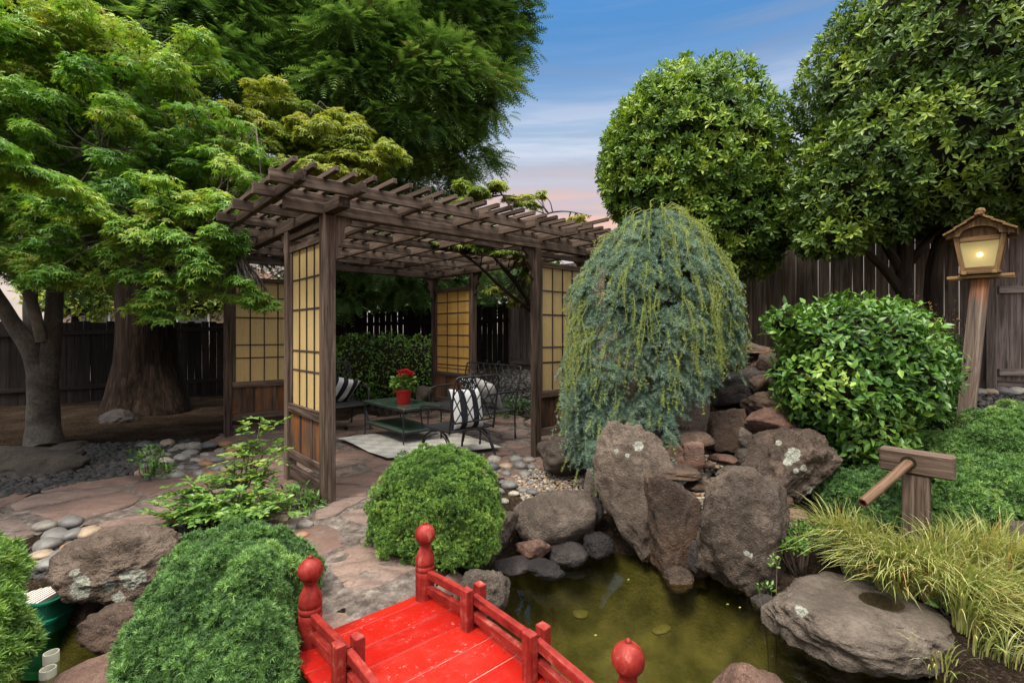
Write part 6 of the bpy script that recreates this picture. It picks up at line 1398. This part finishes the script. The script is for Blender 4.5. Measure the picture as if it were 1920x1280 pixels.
redwood('redwood_tree', 'tall dense dark green redwood rising behind the pergola roof', rb2, [([rb2-ZUP*.1, rb2+ZUP*.6, rb2+ZUP*2, rb2+ZUP*5, rb2+ZUP*9.], [.5, .40, .36, .3, .2])],
    [(600, 80, 9.2, 120, 100), (720, 60, 9.4, 130, 100), (840, 60, 9.6, 110, 90), (912, 50, 9.8, 70, 80), (660, 170, 9.0, 120, 80), (790, 170, 9.3, 120, 90), (890, 160, 9.6, 80, 75), (850, 240, 9.6, 80, 60), (760, 260, 9.4, 90, 60), (640, 250, 9.3, 100, 55), (880, 300, 9.8, 50, 40), (800, 330, 9.8, 90, 35), (560, -20, 9.2, 180, 70), (800, -40, 9.6, 200, 70), (938, 100, 9.9, 42, 50), (560, 330, 10, 110, 60), (700, 350, 10.2, 110, 50), (740, 520, 11, 120, 40), (620, 480, 11, 90, 50), (850, 420, 10.6, 70, 45), (925, 15, 9.9, 50, 40), (972, 70, 9.9, 20, 30), (700, 110, 8.9, 150, 110), (820, 150, 9.3, 110, 110), (620, 130, 8.9, 110, 100), (760, 220, 9.2, 120, 80), (700, 460, 10.4, 120, 60), (800, 500, 11.2, 120, 60), (920, 500, 11.6, 80, 50), (580, 420, 10, 90, 60), (650, 560, 10.2, 60, 30), (500, 100, 9, 90, 90)], 82, 66000, .265)

# ---- sedge
def grass(label, spots, n, ln, seed, group=None):
    rg = np.random.default_rng(seed); c = np.mean([s[:3] for s in spots], 0); t = thing('ornamental_grass', label, 'grass', (c[0], c[1], ghz(c[0], c[1])), 0, group); V = []; F = []; T = []; k = 0
    for (x, y, z, r, dx, dy) in spots:
        for i in range(n):
            a = rg.uniform(0, 6.28); q = r*math.sqrt(rg.uniform()); b = np.array([x+q*math.cos(a), y+q*math.sin(a), z]); b[2] = max(z-.03, ghz(b[0], b[1])-.01) if z < -.5 else z
            lean = np.array([math.cos(a)*q/r*.42+dx+rg.normal(0, .17), math.sin(a)*q/r*.42+dy+rg.normal(0, .17), 0]); L = ln*rg.uniform(.55, 1.15); s = np.linspace(0, 1, 7); w = .0031*rg.uniform(.7, 1.3)
            P = b+np.outer(s*L*(1-.18*s), ZUP)*1.0+np.outer(s**1.8*L*.95, lean)-np.outer(s**3*L*.26*min(1.5, np.linalg.norm(lean)+.2), ZUP); sd = unit(np.cross(lean+rdirs(1)[0]*.4, ZUP)); ww = w*np.array([.7, 1, 1, .95, .8, .5, .05])
            V.append(np.concatenate([P-sd*ww[:, None], P+sd*ww[:, None]])); F += [[k+j, k+7+j, k+8+j, k+1+j] for j in range(6)]; T += [np.clip(rg.normal(.55, .24), 0, 1)]*14; k += 14
    link_np('blades', np.concatenate(V), np.array(F), M['grass'], t, T); return t
def gs(u, v, Y, r, dx, dy): p = px(u, v, Y); return (p[0], p[1], ghz(p[0], p[1]), r, dx, dy)
grass('variegated yellow green sedge clump leaning over the basin rock below the spout', [gs(1570, 985, 3.42, .08, -.30, -.15), gs(1600, 1010, 3.35, .10, -.35, -.25), gs(1640, 1035, 3.22, .13, -.35, -.30), gs(1690, 1055, 3.12, .13, -.3, -.3), gs(1610, 1040, 3.22, .09, -.5, -.25), gs(1740, 1080, 3.05, .13, -.25, -.3), gs(1680, 1090, 3.0, .10, -.35, -.35), gs(1760, 1120, 2.9, .10, -.3, -.35)], 230, .52, 91)
grass('variegated yellow green sedge clump in front of the low juniper at the right edge', [gs(1790, 1080, 3.1, .14, -.1, -.25), gs(1850, 1090, 3.05, .14, -.05, -.25), gs(1900, 1100, 3.0, .13, .05, -.25), gs(1810, 1140, 2.8, .12, 0, -.4), gs(1880, 1150, 2.75, .13, -.05, -.4), gs(1940, 1140, 2.8, .13, 0, -.4), gs(1830, 1190, 2.62, .10, .05, -.5)], 220, .46, 92)
grass('thin sedge tuft hanging over the dark bank at the bottom right', [gs(1760, 1260, 2.45, .07, -.3, -.3), gs(1840, 1240, 2.45, .06, .1, -.4), gs(1900, 1270, 2.35, .06, .3, -.2)], 34, .26, 93)
herb('broadleaf_weed', 'small dark green broad leaved weed inside the sedge', 'plant', [(px(1780, 1130, 2.8), (.09, .06, .05))], 60, .05, 'hedge', 45)

# ---- what shows over the left fence
nb = np.array([-10.2, 14.5, 0.])
H = thing('neighbour_house', 'pale stucco neighbour house glimpsed over the left fence', 'house', nb)
M['stucco'] = plain_mat('pink_stucco', (.42, .30, .25), .9, .2, bumpscale=20, var=.1); M['roof_tile'] = plain_mat('brown_roof', (.12, .07, .05), .9, .1, bumpscale=8, var=.25); M['white_trim'] = plain_mat('white_trim', (.6, .58, .55), .6); M['dark_glass'] = plain_mat('dark_glass', (.02, .025, .03), .08)
m = MB(); m.box((-14.0, 14.5, -.2), (-8.2, 19.5, 2.75), .01); m.build('wall', M['stucco'], H)
m = MB(); m.prism([(-14.5, 14.0, 2.70), (-7.7, 14.0, 2.70), (-7.7, 14.0, 2.86), (-11.1, 14.0, 4.3), (-14.5, 14.0, 2.86)], np.array([0, 6, 0])); m.build('roof', M['roof_tile'], H)
for x in (-12.6, -9.6):
    m = MB(); m.box((x-.5, 14.44, 1.0), (x+.5, 14.497, 2.1), .006); w_ = m.build('window', M['white_trim'], H); m = MB(); m.box((x-.43, 14.42, 1.07), (x+.43, 14.438, 2.03), .002); m.build('pane', M['dark_glass'], w_)
def backtree(label, pads_, base, mat, seed, n, size=.16):
    lumps = [(px(u, v, Y), (su/FPX*Y, su/FPX*Y*.8, sv/FPX*Y)) for u, v, Y, su, sv in pads_]; base = np.array(base, float)
    leafy_mass('garden_tree', label, 'tree', base, lumps, mat, seed, n, size, LEAF_OV, 4, [([base, base+ZUP*1.0, np.asarray(lumps[0][0])], [.14, .12, .06])], core=.7, amp=.18, thick=.4)
backtree('sunny yellow green tree beyond the left fence', [(140, 560, 13, 60, 40), (100, 540, 13, 50, 45), (370, 560, 13.2, 60, 40)], (-12, 13.2, -.2), 'maple_y', 95, 900)
backtree('dark leafy tree beyond the fence behind the pergola', [(900, 490, 14.5, 110, 60), (800, 460, 14.6, 130, 70), (980, 510, 14.4, 70, 45), (720, 540, 14., 120, 60), (840, 560, 14.2, 120, 55), (640, 520, 14.4, 100, 70)], (-1.8, 14.6, .3), 'hedge', 96, 3200, .22)
